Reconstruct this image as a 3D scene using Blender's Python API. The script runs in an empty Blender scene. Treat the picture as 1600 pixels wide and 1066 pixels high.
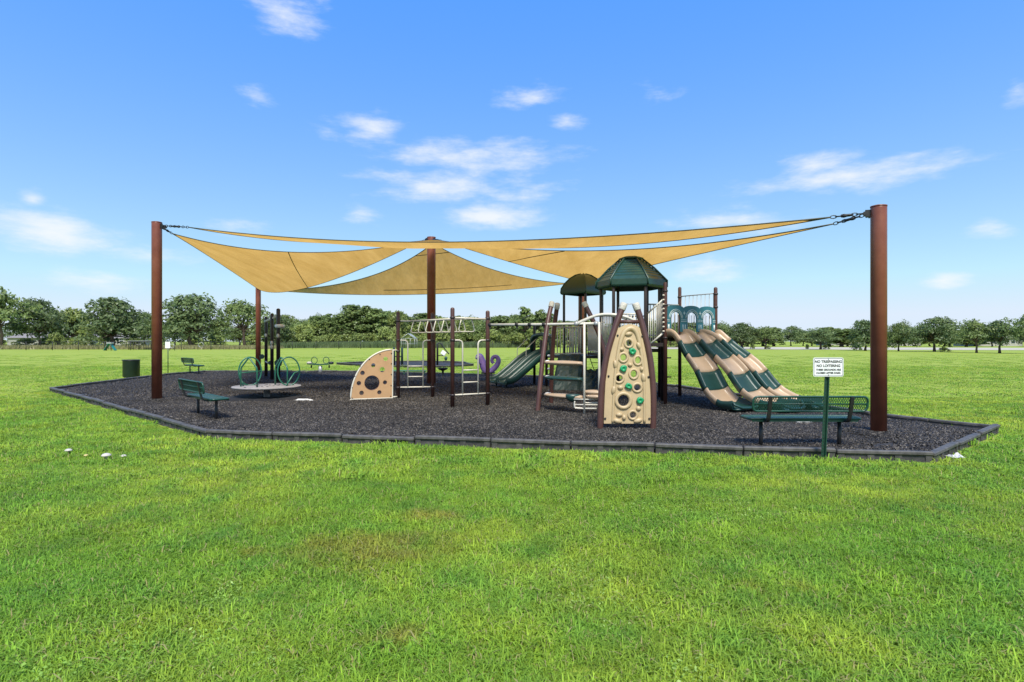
import bpy, bmesh, math, random
import numpy as np
from mathutils import Vector, Matrix, noise as mnoise

random.seed(7)
rng = np.random.default_rng(7)
scene = bpy.context.scene
COL = scene.collection
R = math.radians

# ------------------------------------------------------------------ camera
F = 900.0                       # focal length in photo pixels (1600 px wide photograph)
EYE = 1.70                      # camera height, m
MULCH = 0.06                    # height of the mulch surface
cam_d = bpy.data.cameras.new('camera'); cam = bpy.data.objects.new('camera', cam_d)
COL.objects.link(cam); scene.camera = cam
cam.location = (0, 0, EYE); cam.rotation_euler = (R(90), 0, 0)
cam_d.sensor_width = 36; cam_d.lens = 36 * F / 1600
cam_d.clip_start = 0.1; cam_d.clip_end = 6000

# ------------------------------------------------------------------ light
SUN_EL, SUN_AZ = 52.0, 172.0     # azimuth clockwise from +Y (view direction)
scene.view_settings.view_transform = 'Standard'
scene.view_settings.look = 'None'
scene.view_settings.gamma = 1
scene.view_settings.use_curve_mapping = False
scene.view_settings.exposure = 1.2
scene.cycles.use_denoising = True
scene.cycles.max_bounces = 6
scene.cycles.transparent_max_bounces = 12

sd = bpy.data.lights.new('sun', 'SUN'); sun = bpy.data.objects.new('sun', sd); COL.objects.link(sun)
sd.energy = 2.5; sd.angle = R(18); sd.color = (1.0, 0.94, 0.84)
tos = Vector((math.sin(R(SUN_AZ)) * math.cos(R(SUN_EL)), math.cos(R(SUN_AZ)) * math.cos(R(SUN_EL)), math.sin(R(SUN_EL))))
sun.rotation_euler = tos.to_track_quat('Z', 'Y').to_euler(); sun.location = (0, -10, 40)

def build_world():
    w = bpy.data.worlds.new('World'); scene.world = w; w.use_nodes = True
    nt = w.node_tree; N = nt.nodes; L = nt.links; N.clear()
    def nd(t, **k):
        n = N.new(t)
        for a, b in k.items(): setattr(n, a, b)
        return n
    out = nd('ShaderNodeOutputWorld'); bg = nd('ShaderNodeBackground'); bg.inputs[1].default_value = 0.10
    sky = nd('ShaderNodeTexSky', sky_type='NISHITA', sun_disc=False)
    sky.sun_elevation = R(SUN_EL); sky.sun_rotation = R(SUN_AZ)
    sky.air_density = 1.0; sky.dust_density = 0.6; sky.ozone_density = 3.0; sky.altitude = 0
    # even out the sky's brightness range (the photograph is tone-mapped): keep its hue, level its blue
    sp = nd('ShaderNodeSeparateColor'); L.new(sky.outputs[0], sp.inputs[0])
    mb_ = nd('ShaderNodeMath', operation='MAXIMUM'); mb_.inputs[1].default_value = .3; L.new(sp.outputs[2], mb_.inputs[0])
    dv = nd('ShaderNodeVectorMath', operation='DIVIDE'); L.new(sky.outputs[0], dv.inputs[0]); L.new(mb_.outputs[0], dv.inputs[1])
    gm = nd('ShaderNodeGamma'); gm.inputs[1].default_value = 2.15; L.new(dv.outputs[0], gm.inputs[0])
    h0 = nd('ShaderNodeVectorMath', operation='MULTIPLY'); h0.inputs[1].default_value = (3.6, 5.5, 4.45); L.new(gm.outputs[0], h0.inputs[0])
    hs = nd('ShaderNodeVectorMath', operation='MINIMUM'); hs.inputs[1].default_value = (3.3, 3.75, 4.45); L.new(h0.outputs[0], hs.inputs[0])
    tc = nd('ShaderNodeTexCoord'); sep = nd('ShaderNodeSeparateXYZ')
    nrm = nd('ShaderNodeVectorMath', operation='NORMALIZE'); L.new(tc.outputs['Generated'], nrm.inputs[0])
    L.new(nrm.outputs[0], sep.inputs[0])
    az = nd('ShaderNodeMath', operation='ARCTAN2'); L.new(sep.outputs[0], az.inputs[0]); L.new(sep.outputs[1], az.inputs[1])
    el = nd('ShaderNodeMath', operation='ARCSINE'); L.new(sep.outputs[2], el.inputs[0])
    cmb = nd('ShaderNodeCombineXYZ'); L.new(az.outputs[0], cmb.inputs[0]); L.new(el.outputs[0], cmb.inputs[1])
    # pale ground haze thinning evenly with height, the same all round
    ex = nd('ShaderNodeMath', operation='MULTIPLY'); ex.inputs[1].default_value = -1 / R(11.5); L.new(el.outputs[0], ex.inputs[0])
    ef = nd('ShaderNodeMath', operation='EXPONENT'); L.new(ex.outputs[0], ef.inputs[0])
    ec = nd('ShaderNodeMath', operation='MINIMUM'); ec.inputs[1].default_value = 1.0; L.new(ef.outputs[0], ec.inputs[0])
    hz = nd('ShaderNodeMix', data_type='RGBA'); L.new(ec.outputs[0], hz.inputs[0]); L.new(hs.outputs[0], hz.inputs[6]); hz.inputs[7].default_value = (3.2, 3.7, 4.3, 1)
    # noise to fray the cloud outlines (stretched sideways)
    sc = nd('ShaderNodeVectorMath', operation='MULTIPLY'); sc.inputs[1].default_value = (1.0, 3.2, 1.0); L.new(cmb.outputs[0], sc.inputs[0])
    n1 = nd('ShaderNodeTexNoise'); n1.inputs['Scale'].default_value = 10; n1.inputs['Detail'].default_value = 7; n1.inputs['Roughness'].default_value = 0.62
    L.new(sc.outputs[0], n1.inputs['Vector'])
    clouds = []                                              # (azimuth, elevation, half width, half height, weight)
    def px(x, y, wx, hy, wt):
        u, v = (x - 800) / F, (533 - y) / F
        clouds.append((math.atan2(u, 1), math.atan2(v, math.hypot(u, 1)), 1.12 * wx / F / (1 + u * u), 1.12 * hy / F / math.sqrt(1 + u * u), wt))
    px(450, 18, 60, 34, .95); px(75, 358, 125, 40, 1.15); px(52, 313, 26, 16, .9); px(150, 440, 95, 20, .75)
    px(585, 203, 48, 26, .85); px(745, 243, 150, 26, .9); px(715, 292, 150, 30, .95); px(770, 338, 92, 22, 1.1)
    px(405, 154, 28, 12, .42); px(825, 152, 52, 15, .7); px(885, 190, 24, 13, .5); px(512, 206, 26, 12, .45)
    px(1330, 274, 170, 24, 1.0); px(1275, 258, 70, 24, .9); px(1420, 265, 90, 22, .8)
    px(1150, 345, 100, 22, .82); px(1090, 425, 70, 18, .8); px(1475, 438, 42, 14, .95); px(1548, 358, 38, 14, .85)
    px(1025, 142, 28, 12, .4); px(1590, 140, 22, 16, .5); px(380, 355, 60, 14, .65); px(240, 400, 90, 14, .6); px(565, 335, 26, 13, .5)
    rr = random.Random(3)
    for _ in range(26):                                      # the same kind of small clouds all round the sky
        a = rr.uniform(.85, 2 * math.pi - .85); a = a if a < math.pi else a - 2 * math.pi
        wd = rr.uniform(.04, .14)
        clouds.append((a, rr.uniform(.08, .55), wd, wd * rr.uniform(.22, .45), rr.uniform(.7, 1.1)))
    acc = None
    for (a, e, wx, hy, wt) in clouds:
        s = nd('ShaderNodeVectorMath', operation='SUBTRACT'); s.inputs[1].default_value = (a, e, 0); L.new(cmb.outputs[0], s.inputs[0])
        m = nd('ShaderNodeVectorMath', operation='MULTIPLY'); m.inputs[1].default_value = (1 / wx, 1 / hy, 0); L.new(s.outputs[0], m.inputs[0])
        ln = nd('ShaderNodeVectorMath', operation='LENGTH'); L.new(m.outputs[0], ln.inputs[0])
        v = nd('ShaderNodeMath', operation='MULTIPLY_ADD'); L.new(ln.outputs['Value'], v.inputs[0]); v.inputs[1].default_value = -wt; v.inputs[2].default_value = wt
        if acc is None: acc = v
        else:
            mx = nd('ShaderNodeMath', operation='MAXIMUM'); L.new(acc.outputs[0], mx.inputs[0]); L.new(v.outputs[0], mx.inputs[1]); acc = mx
    sm = nd('ShaderNodeMath', operation='MULTIPLY_ADD'); L.new(n1.outputs['Fac'], sm.inputs[0]); sm.inputs[1].default_value = 2.5
    L.new(acc.outputs[0], sm.inputs[2])
    mr = nd('ShaderNodeMapRange', interpolation_type='SMOOTHSTEP'); L.new(sm.outputs[0], mr.inputs[0])
    mr.inputs[1].default_value = 1.16; mr.inputs[2].default_value = 2.6; mr.inputs[3].default_value = 0; mr.inputs[4].default_value = 0.86
    mix = nd('ShaderNodeMix', data_type='RGBA'); L.new(mr.outputs[0], mix.inputs[0]); L.new(hz.outputs[2], mix.inputs[6])
    mix.inputs[7].default_value = (4.2, 4.3, 4.4, 1)
    L.new(mix.outputs[2], bg.inputs[0]); L.new(bg.outputs[0], out.inputs[0])
    w.cycles.sampling_method = 'MANUAL'; w.cycles.sample_map_resolution = 1024
build_world()

# ------------------------------------------------------------------ helpers
def G(px, py, z=MULCH):
    """point on the level z seen at photo pixel (px, py)"""
    d = F * (EYE - z) / (py - 533.0)
    return Vector(((px - 800) / F * d, d, z))
def P(px, py, d):
    return Vector(((px - 800) / F * d, d, EYE - (py - 533.0) / F * d))

MATS = {}
def mat(name, col, rough=0.5, metal=0.0, var=0.12, scale=6.0, bump=0.0, bscale=60.0, spec=0.5, trans=0.0, coat=0.0, dirt=None, randcol=0.0):
    if name in MATS: return MATS[name]
    m = bpy.data.materials.new(name); m.use_nodes = True; MATS[name] = m
    nt = m.node_tree; N = nt.nodes; L = nt.links
    b = N['Principled BSDF']; out = N['Material Output']
    b.inputs['Roughness'].default_value = rough; b.inputs['Metallic'].default_value = metal
    b.inputs['Specular IOR Level'].default_value = spec; b.inputs['Coat Weight'].default_value = coat
    tc = N.new('ShaderNodeTexCoord'); n = N.new('ShaderNodeTexNoise'); n.inputs['Scale'].default_value = scale
    n.inputs['Detail'].default_value = 6; n.inputs['Roughness'].default_value = .65
    L.new(tc.outputs['Object'], n.inputs['Vector'])
    mx = N.new('ShaderNodeMix'); mx.data_type = 'RGBA'
    cr = N.new('ShaderNodeMapRange'); cr.inputs[1].default_value = .3; cr.inputs[2].default_value = .7
    L.new(n.outputs['Fac'], cr.inputs[0]); L.new(cr.outputs[0], mx.inputs[0])
    c1 = [max(0, c * (1 - var)) for c in col]; c2 = dirt if dirt else [min(1, c * (1 + var)) for c in col]
    mx.inputs[6].default_value = (*c1, 1); mx.inputs[7].default_value = (*c2, 1)
    src = mx.outputs[2]
    if randcol:
        oi = N.new('ShaderNodeObjectInfo'); hv = N.new('ShaderNodeHueSaturation')
        r1 = N.new('ShaderNodeMapRange'); r1.inputs[3].default_value = 1 - randcol; r1.inputs[4].default_value = 1 + randcol
        L.new(oi.outputs['Random'], r1.inputs[0]); L.new(r1.outputs[0], hv.inputs['Value']); L.new(src, hv.inputs['Color'])
        r2 = N.new('ShaderNodeMath'); r2.operation = 'MULTIPLY_ADD'; r2.inputs[1].default_value = 7.31; r2.inputs[2].default_value = 0
        r3 = N.new('ShaderNodeMath'); r3.operation = 'FRACT'; L.new(oi.outputs['Random'], r2.inputs[0]); L.new(r2.outputs[0], r3.inputs[0])
        r4 = N.new('ShaderNodeMapRange'); r4.inputs[3].default_value = .5 - randcol * .08; r4.inputs[4].default_value = .5 + randcol * .08
        L.new(r3.outputs[0], r4.inputs[0]); L.new(r4.outputs[0], hv.inputs['Hue'])
        src = hv.outputs[0]
    L.new(src, b.inputs['Base Color'])
    if rough < .9:
        rr = N.new('ShaderNodeMapRange'); rr.inputs[3].default_value = max(.05, rough - .1); rr.inputs[4].default_value = min(1, rough + .12)
        L.new(n.outputs['Fac'], rr.inputs[0]); L.new(rr.outputs[0], b.inputs['Roughness'])
    if bump:
        n2 = N.new('ShaderNodeTexNoise'); n2.inputs['Scale'].default_value = bscale; n2.inputs['Detail'].default_value = 4
        L.new(tc.outputs['Object'], n2.inputs['Vector'])
        bp = N.new('ShaderNodeBump'); bp.inputs['Strength'].default_value = bump; bp.inputs['Distance'].default_value = .02
        L.new(n2.outputs['Fac'], bp.inputs['Height']); L.new(bp.outputs[0], b.inputs['Normal'])
    if trans:
        t = N.new('ShaderNodeBsdfTranslucent'); L.new(src, t.inputs['Color'])
        ms = N.new('ShaderNodeMixShader'); ms.inputs[0].default_value = trans
        L.new(b.outputs[0], ms.inputs[1]); L.new(t.outputs[0], ms.inputs[2]); L.new(ms.outputs[0], out.inputs[0])
    return m

M_POLE = mat('painted_pole', (.195, .049, .028), .38, 0, .2, 1.6, .04, 90, .5, dirt=(.25, .080, .048))
M_POST = mat('brown_powder_coat', (.078, .032, .025), .42, 0, .15, 5, .03, 120)
M_POSTD = mat('dark_brown_powder_coat', (.030, .020, .020), .42, 0, .15, 5)
M_SAIL = None
M_CREAM = mat('cream_pipe', (.60, .56, .46), .4, 0, .08, 8)
M_TANP = mat('tan_plastic', (.46, .345, .19), .42, 0, .07, 4, .05, 200)
M_TANS = mat('tan_slide_plastic', (.44, .315, .205), .33, 0, .08, 3)
M_PANEL = mat('tan_board', (.46, .28, .14), .5, 0, .08, 5, .04, 150)
M_GRNS = mat('green_slide_plastic', (.013, .050, .042), .38, 0, .18, 3)
M_GRND = mat('green_roof_plastic', (.011, .047, .036), .36, 0, .2, 3, .05, 90)
M_BENCH = mat('bench_green', (.010, .058, .039), .36, 0, .15, 9, .06, 220)
M_HOOP = mat('hoop_green', (.016, .115, .070), .32, 0, .15, 7)
M_TEAL = mat('teal_board', (.030, .145, .175), .42, 0, .1, 5)
M_TEALL = mat('pale_inlay', (.55, .62, .60), .5, 0, .05, 5)
M_BLACK = mat('black_steel', (.014, .014, .015), .45, 0, .25, 9)
M_GREY = mat('grey_galvanised', (.36, .37, .37), .42, .35, .12, 12)
M_BARS = mat('pale_grey_bars', (.56, .54, .47), .42, .1, .1, 8)
M_DISC = mat('worn_grey_deck', (.27, .25, .24), .6, 0, .25, 5, .08, 60)
M_DECK = mat('dark_deck', (.035, .026, .022), .6, 0, .2, 8)
M_CAP = mat('speckled_cap', (.50, .46, .38), .7, 0, .35, 45, .2, 80)
M_HOLD = mat('green_hold', (.012, .27, .10), .38, 0, .15, 12)
M_PURP = mat('purple_plastic', (.25, .165, .44), .35, 0, .2, 4)
M_WHITE = mat('white_plastic', (.74, .74, .72), .45, 0, .06, 6)
M_SIGN = mat('sign_white', (.76, .77, .76), .4, 0, .04, 6)
M_SIGNK = mat('sign_black', (.02, .02, .02), .45, 0, .1, 6)
M_UPOST = mat('sign_post_green', (.008, .045, .026), .5, 0, .2, 9)
M_CAN = mat('bin_green', (.013, .032, .031), .45, 0, .2, 5, .08, 70)
M_BORD = mat('border_plastic', (.026, .025, .025), .6, 0, .3, 7, .15, 70, dirt=(.085, .080, .075))
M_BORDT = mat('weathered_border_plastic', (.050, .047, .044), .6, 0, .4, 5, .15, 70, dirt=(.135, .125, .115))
M_CABLE = mat('dark_cable', (.085, .075, .05), .5, .2, .2, 20)
M_WEB = mat('dark_webbing', (.025, .035, .035), .8, 0, .2, 30)
M_BARK = mat('bark', (.085, .062, .045), .9, 0, .3, 3, .5, 12)
M_ROOFT = mat('roof_shingle', (.22, .20, .185), .85, 0, .2, 3)
M_WALL = mat('house_wall', (.36, .35, .32), .8, 0, .06, 2)
M_GLASS = mat('window_glass', (.03, .04, .05), .1, 0, .1, 2)
M_SHROOM = mat('mushroom_white', (.50, .46, .40), .7, 0, .12, 20)
M_SHROOMY = mat('mushroom_yellow', (.55, .44, .18), .7, 0, .15, 20)
M_PAPER = mat('white_litter', (.55, .54, .51), .75, 0, .08, 10)
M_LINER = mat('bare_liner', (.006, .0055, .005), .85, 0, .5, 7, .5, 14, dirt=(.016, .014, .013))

ORG = {}
def link(name, data, parent=None, loc=None):
    o = bpy.data.objects.new(name, data); COL.objects.link(o)
    if parent is not None:
        o.parent = parent; ORG[o] = ORG[parent]
    else:
        ORG[o] = Vector(loc if loc is not None else (0, 0, 0)); o.location = ORG[o]
    return o
def tag(o, label=None, cat=None, group=None, kind=None):
    if label: o['label'] = label
    if cat: o['category'] = cat
    if group: o['group'] = group
    if kind: o['kind'] = kind
    return o
def thing(name, label, cat, loc=(0, 0, 0), group=None, rz=0):
    o = link(name, None, None, loc); o.empty_display_size = .2; o.rotation_euler.z = rz
    return tag(o, label, cat, group)

def frame(t, up=Vector((0, 0, 1))):
    t = t.normalized()
    s = t.cross(up)
    if s.length < 1e-4: s = t.cross(Vector((0, 1, 0)))
    s.normalize(); return s, s.cross(t).normalized()

class MB:
    def __init__(self): self.v = []; self.f = []; self.mi = []; self.cur = 0; self.sm = []
    def add(self, vs, fs, smooth=True):
        n = len(self.v); self.v += [Vector(p) for p in vs]
        for f in fs: self.f.append([n + i for i in f]); self.mi.append(self.cur); self.sm.append(smooth)
        return self
    def rings(self, rs, closed=True, cap=True, loop=False, smooth=True):
        k = len(rs[0]); vs = [p for r in rs for p in r]; fs = []
        nr = len(rs)
        for i in range(nr if loop else nr - 1):
            a, b = i * k, ((i + 1) % nr) * k
            for j in range(k if closed else k - 1):
                j2 = (j + 1) % k
                fs.append([a + j, a + j2, b + j2, b + j])
        self.add(vs, fs, smooth)
        if cap and closed and not loop:
            n = len(self.v) - len(vs)
            for base, rev in ((0, True), ((nr - 1) * k, False)):
                f = [n + base + j for j in range(k)]
                self.f.append(f[::-1] if rev else f); self.mi.append(self.cur); self.sm.append(False)
        return self
    def tube(self, pts, r, seg=8, loop=False, cap=True):
        pts = [Vector(p) for p in pts]; n = len(pts)
        rr = r if isinstance(r, (list, tuple)) else [r] * n
        rs = []; s = None
        for i, p in enumerate(pts):
            if loop: t = pts[(i + 1) % n] - pts[i - 1]
            else: t = pts[min(i + 1, n - 1)] - pts[max(i - 1, 0)]
            t.normalize()
            if s is None: s, u = frame(t)
            else:
                s = (s - t * s.dot(t))
                if s.length < 1e-5: s, u = frame(t)
                s.normalize(); u = s.cross(t).normalized()
            rs.append([p + (s * math.cos(2 * math.pi * j / seg) + u * math.sin(2 * math.pi * j / seg)) * rr[i] for j in range(seg)])
        return self.rings(rs, True, cap, loop)
    def post(self, base, top_z, r, seg=14, dome=True):
        b = Vector(base); prof = [(r, b.z), (r, top_z - (r * .8 if dome else .004))]
        if dome: prof += [(r * math.cos(a), top_z - r * .8 + r * .8 * math.sin(a)) for a in (.5, .95, 1.35)]
        else: prof += [(r * .97, top_z)]
        return self.rings([[Vector((b.x + q * math.cos(2 * math.pi * j / seg), b.y + q * math.sin(2 * math.pi * j / seg), z)) for j in range(seg)] for q, z in prof])
    def lathe(self, c, prof, seg=20, axis=None, cap=True):
        c = Vector(c); M = Matrix.Identity(3) if axis is None else Vector(axis).normalized().to_track_quat('Z', 'Y').to_matrix()
        return self.rings([[c + M @ Vector((q * math.cos(2 * math.pi * j / seg), q * math.sin(2 * math.pi * j / seg), z)) for j in range(seg)] for q, z in prof], True, cap)
    def box(self, c, size, ax=(1, 0, 0), bev=0.0, up=(0, 0, 1)):
        x = Vector(ax).normalized(); z = Vector(up); z = (z - x * z.dot(x)).normalized(); y = z.cross(x)
        c = Vector(c); hx, hy, hz = size[0] / 2, size[1] / 2, size[2] / 2
        if not bev:
            vs = [c + x * hx * i + y * hy * j + z * hz * k for k in (-1, 1) for (i, j) in ((-1, -1), (1, -1), (1, 1), (-1, 1))]
            return self.add(vs, [[3, 2, 1, 0], [4, 5, 6, 7], [0, 1, 5, 4], [1, 2, 6, 5], [2, 3, 7, 6], [3, 0, 4, 7]], False)
        b = min(bev, hx * .9, hy * .9, hz * .9); rs = []
        for zz, ins in ((-hz, b), (-hz + b, 0), (hz - b, 0), (hz, b)):
            X, Y = hx - ins, hy - ins
            rs.append([c + x * i + y * j + z * zz for i, j in ((-X + b, -Y), (X - b, -Y), (X, -Y + b), (X, Y - b), (X - b, Y), (-X + b, Y), (-X, Y - b), (-X, -Y + b))])
        return self.rings(rs, smooth=False)
    def ball(self, c, rad, seg=12, rows=8, M=None):
        c = Vector(c); rx, ry, rz = rad if isinstance(rad, (tuple, list)) else (rad,) * 3
        M = M or Matrix.Identity(3); rs = []
        for i in range(rows + 1):
            a = -math.pi / 2 + math.pi * i / rows; q = max(math.cos(a), .02)
            rs.append([c + M @ Vector((rx * q * math.cos(2 * math.pi * j / seg), ry * q * math.sin(2 * math.pi * j / seg), rz * math.sin(a))) for j in range(seg)])
        return self.rings(rs)
    def mesh(self, name, mats, org=Vector((0, 0, 0))):
        me = bpy.data.meshes.new(name)
        me.from_pydata([tuple(p - org) for p in self.v], [], self.f)
        for m in (mats if isinstance(mats, (list, tuple)) else [mats]): me.materials.append(m)
        me.polygons.foreach_set('material_index', self.mi)
        me.polygons.foreach_set('use_smooth', self.sm)
        me.update()
        bm = bmesh.new(); bm.from_mesh(me); bmesh.ops.recalc_face_normals(bm, faces=bm.faces); bm.to_mesh(me); bm.free()
        return me
    def build(self, name, mats, parent=None, org=None):
        o_ = ORG[parent] if parent is not None else Vector(org if org is not None else (0, 0, 0))
        return link(name, self.mesh(name, mats, o_), parent, o_)

def plate(outline, holes, origin, ax, up, thick, name, m, parent, bev=0.0):
    """flat board with holes: 2-D outline (x along ax, y along up), extruded along the normal by thick"""
    ax = Vector(ax).normalized(); up = Vector(up).normalized(); nn = ax.cross(up).normalized(); origin = Vector(origin)
    bm = bmesh.new(); edges = []
    for lp in [outline] + holes:
        vs = [bm.verts.new((p[0], p[1], 0)) for p in lp]
        edges += [bm.edges.new((vs[i], vs[(i + 1) % len(vs)])) for i in range(len(vs))]
    bmesh.ops.triangle_fill(bm, use_beauty=True, edges=edges, normal=(0, 0, 1))
    fs = list(bm.faces)
    ret = bmesh.ops.extrude_face_region(bm, geom=fs)
    for v in ret['geom']:
        if isinstance(v, bmesh.types.BMVert): v.co.z += thick
    bmesh.ops.recalc_face_normals(bm, faces=bm.faces)
    org = ORG[parent] if parent is not None else Vector((0, 0, 0))
    for v in bm.verts: v.co = origin + ax * v.co.x + up * v.co.y + nn * (v.co.z - thick / 2) - org
    me = bpy.data.meshes.new(name); bm.to_mesh(me); bm.free(); me.materials.append(m)
    return link(name, me, parent, org)
def circ(cx, cy, r, n=18, sx=1, sy=1): return [(cx + sx * r * math.cos(2 * math.pi * i / n), cy + sy * r * math.sin(2 * math.pi * i / n)) for i in range(n)]
def bez(a, b, c, n=10): return [Vector(a) * (1 - t) ** 2 + Vector(b) * 2 * t * (1 - t) + Vector(c) * t * t for t in (i / n for i in range(n + 1))]
def smooth_path(ctrl, n=6):
    c = [Vector(p) for p in ctrl]; out = []
    for i in range(len(c) - 1):
        p0, p1, p2, p3 = c[max(i - 1, 0)], c[i], c[i + 1], c[min(i + 2, len(c) - 1)]
        for k in range(n):
            t = k / n
            out.append(.5 * ((2 * p1) + (p2 - p0) * t + (2 * p0 - 5 * p1 + 4 * p2 - p3) * t * t + (3 * p1 - p0 - 3 * p2 + p3) * t ** 3))
    return out + [c[-1]]
def copy_tree(o, parent=None):
    c = o.copy(); COL.objects.link(c); c.parent = parent
    for ch in list(o.children): copy_tree(ch, c)
    return c

# ------------------------------------------------------------------ ground
def ground_material():
    m = bpy.data.materials.new('lawn_ground'); m.use_nodes = True; nt = m.node_tree; N = nt.nodes; L = nt.links; b = N['Principled BSDF']
    geo = N.new('ShaderNodeNewGeometry')
    def noise(sc, det=6, vec=None):
        n = N.new('ShaderNodeTexNoise'); n.inputs['Scale'].default_value = sc; n.inputs['Detail'].default_value = det
        L.new(vec or geo.outputs['Position'], n.inputs['Vector']); return n
    st = N.new('ShaderNodeVectorMath'); st.operation = 'MULTIPLY'; st.inputs[1].default_value = (.25, 1.4, 1); L.new(geo.outputs['Position'], st.inputs[0])
    n1 = noise(.22, 6); n2 = noise(.5, 6, st.outputs[0]); n3 = noise(14, 5)
    def mix(f, a, c):
        x = N.new('ShaderNodeMix'); x.data_type = 'RGBA'
        L.new(f, x.inputs[0])
        for i, q in ((6, a), (7, c)):
            if isinstance(q, tuple): x.inputs[i].default_value = (*q, 1)
            else: L.new(q, x.inputs[i])
        return x.outputs[2]
    def rng_(n, a, c):
        r = N.new('ShaderNodeMapRange'); r.inputs[1].default_value = a; r.inputs[2].default_value = c; L.new(n.outputs['Fac'], r.inputs[0]); return r.outputs[0]
    c = mix(rng_(n1, .35, .68), (.360, .405, .060), (.440, .470, .090))
    c2 = mix(rng_(n2, .38, .66), c, (.265, .340, .042))
    c3 = mix(rng_(n3, .3, .75), (.225, .300, .034), c2)
    L.new(c3, b.inputs['Base Color']); b.inputs['Roughness'].default_value = .85; b.inputs['Specular IOR Level'].default_value = .2
    bp = N.new('ShaderNodeBump'); bp.inputs['Strength'].default_value = .6; bp.inputs['Distance'].default_value = .05
    L.new(n3.outputs['Fac'], bp.inputs['Height']); L.new(bp.outputs[0], b.inputs['Normal'])
    return m
def sheet(name, poly, z, m, label=None, cat=None):
    me = bpy.data.meshes.new(name); me.from_pydata([(p[0], p[1], z) for p in poly], [], [list(range(len(poly)))]); me.materials.append(m); me.update()
    o = link(name, me); o['kind'] = 'structure'
    return o
M_LAWN = ground_material()
sheet('lawn', [(-1500, -60), (1500, -60), (1500, 2500), (-1500, 2500)], 0.0, M_LAWN)

# outline of the play area, outer face of the border (ground level), counted round from the left corner
BED = [Vector(p) for p in ((-15.6, 19.4), (-5.33, 10.0), (5.89, 8.01), (8.98, 10.6), (7.9, 12.6), (5.9, 20.5), (3.9, 24.8), (-1.8, 27.6), (-8.0, 30.3), (-16.4, 30.7), (-16.5, 26.0))]
BED = [Vector((p.x, p.y, 0)) for p in BED]
BED2 = [Vector((x, y, 0)) for x, y in ((-12.7, 41.6), (-8.6, 37.2), (-4.4, 36.4), (-2.6, 39.4), (-3.6, 43.5), (-7, 46.2), (-11, 45))]
def inside(pts, poly):
    x, y = pts[:, 0], pts[:, 1]; c = np.zeros(len(pts), bool); n = len(poly)
    for i in range(n):
        a, b = poly[i], poly[i - 1]
        cond = ((a.y > y) != (b.y > y)) & (x < (b.x - a.x) * (y - a.y) / (b.y - a.y + 1e-12) + a.x)
        c ^= cond
    return c
def shrink(poly, d):
    cen = sum(poly, Vector()) / len(poly)
    out = []
    n = len(poly)
    for i in range(n):
        p, a, b = poly[i], poly[i - 1], poly[(i + 1) % n]
        e1 = (p - a).normalized(); e2 = (b - p).normalized()
        n1 = Vector((-e1.y, e1.x, 0)); n2 = Vector((-e2.y, e2.x, 0))
        if n1.dot(cen - p) < 0: n1 = -n1
        if n2.dot(cen - p) < 0: n2 = -n2
        bis = n1 + n2; out.append(p + bis * (d / max(.3, bis.dot(n1))))
    return out
def mulch_material():
    m = bpy.data.materials.new('mulch_bed'); m.use_nodes = True; nt = m.node_tree; N = nt.nodes; L = nt.links; b = N['Principled BSDF']
    geo = N.new('ShaderNodeNewGeometry')
    v = N.new('ShaderNodeTexVoronoi'); v.inputs['Scale'].default_value = 26; L.new(geo.outputs['Position'], v.inputs['Vector'])
    n = N.new('ShaderNodeTexNoise'); n.inputs['Scale'].default_value = .6; n.inputs['Detail'].default_value = 6; L.new(geo.outputs['Position'], n.inputs['Vector'])
    cr = N.new('ShaderNodeValToRGB'); e = cr.color_ramp.elements
    e[0].position = .0; e[0].color = (.013, .0115, .0095, 1); e[1].position = 1; e[1].color = (.078, .068, .056, 1)
    x = e.new(.65); x.color = (.031, .027, .0225, 1)
    s = N.new('ShaderNodeSeparateColor'); L.new(v.outputs['Color'], s.inputs[0]); L.new(s.outputs[0], cr.inputs[0])
    hv = N.new('ShaderNodeHueSaturation'); r = N.new('ShaderNodeMapRange'); r.inputs[1].default_value = .3; r.inputs[2].default_value = .7; r.inputs[3].default_value = .75; r.inputs[4].default_value = 1.25
    L.new(n.outputs['Fac'], r.inputs[0]); L.new(r.outputs[0], hv.inputs['Value']); L.new(cr.outputs[0], hv.inputs['Color']); L.new(hv.outputs[0], b.inputs['Base Color'])
    b.inputs['Roughness'].default_value = .7
    bp = N.new('ShaderNodeBump'); bp.inputs['Strength'].default_value = .9; bp.inputs['Distance'].default_value = .03
    L.new(v.outputs['Distance'], bp.inputs['Height']); L.new(bp.outputs[0], b.inputs['Normal'])
    return m
M_MULCH = mulch_material()
sheet('mulch_bed', shrink(BED, .08), MULCH, M_MULCH)
sheet('mulch_bed', BED2, .05, M_MULCH)
M_ROAD = mat('pale_road', (.46, .41, .31), .9, 0, .1, .3)
sheet('road', [(20, 121), (160, 92), (400, 70), (400, 92), (160, 130), (20, 175)], .03, M_ROAD)
sheet('road', [(-75, 128), (-20, 150), (-20, 156), (-75, 140)], .03, M_ROAD)

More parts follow.
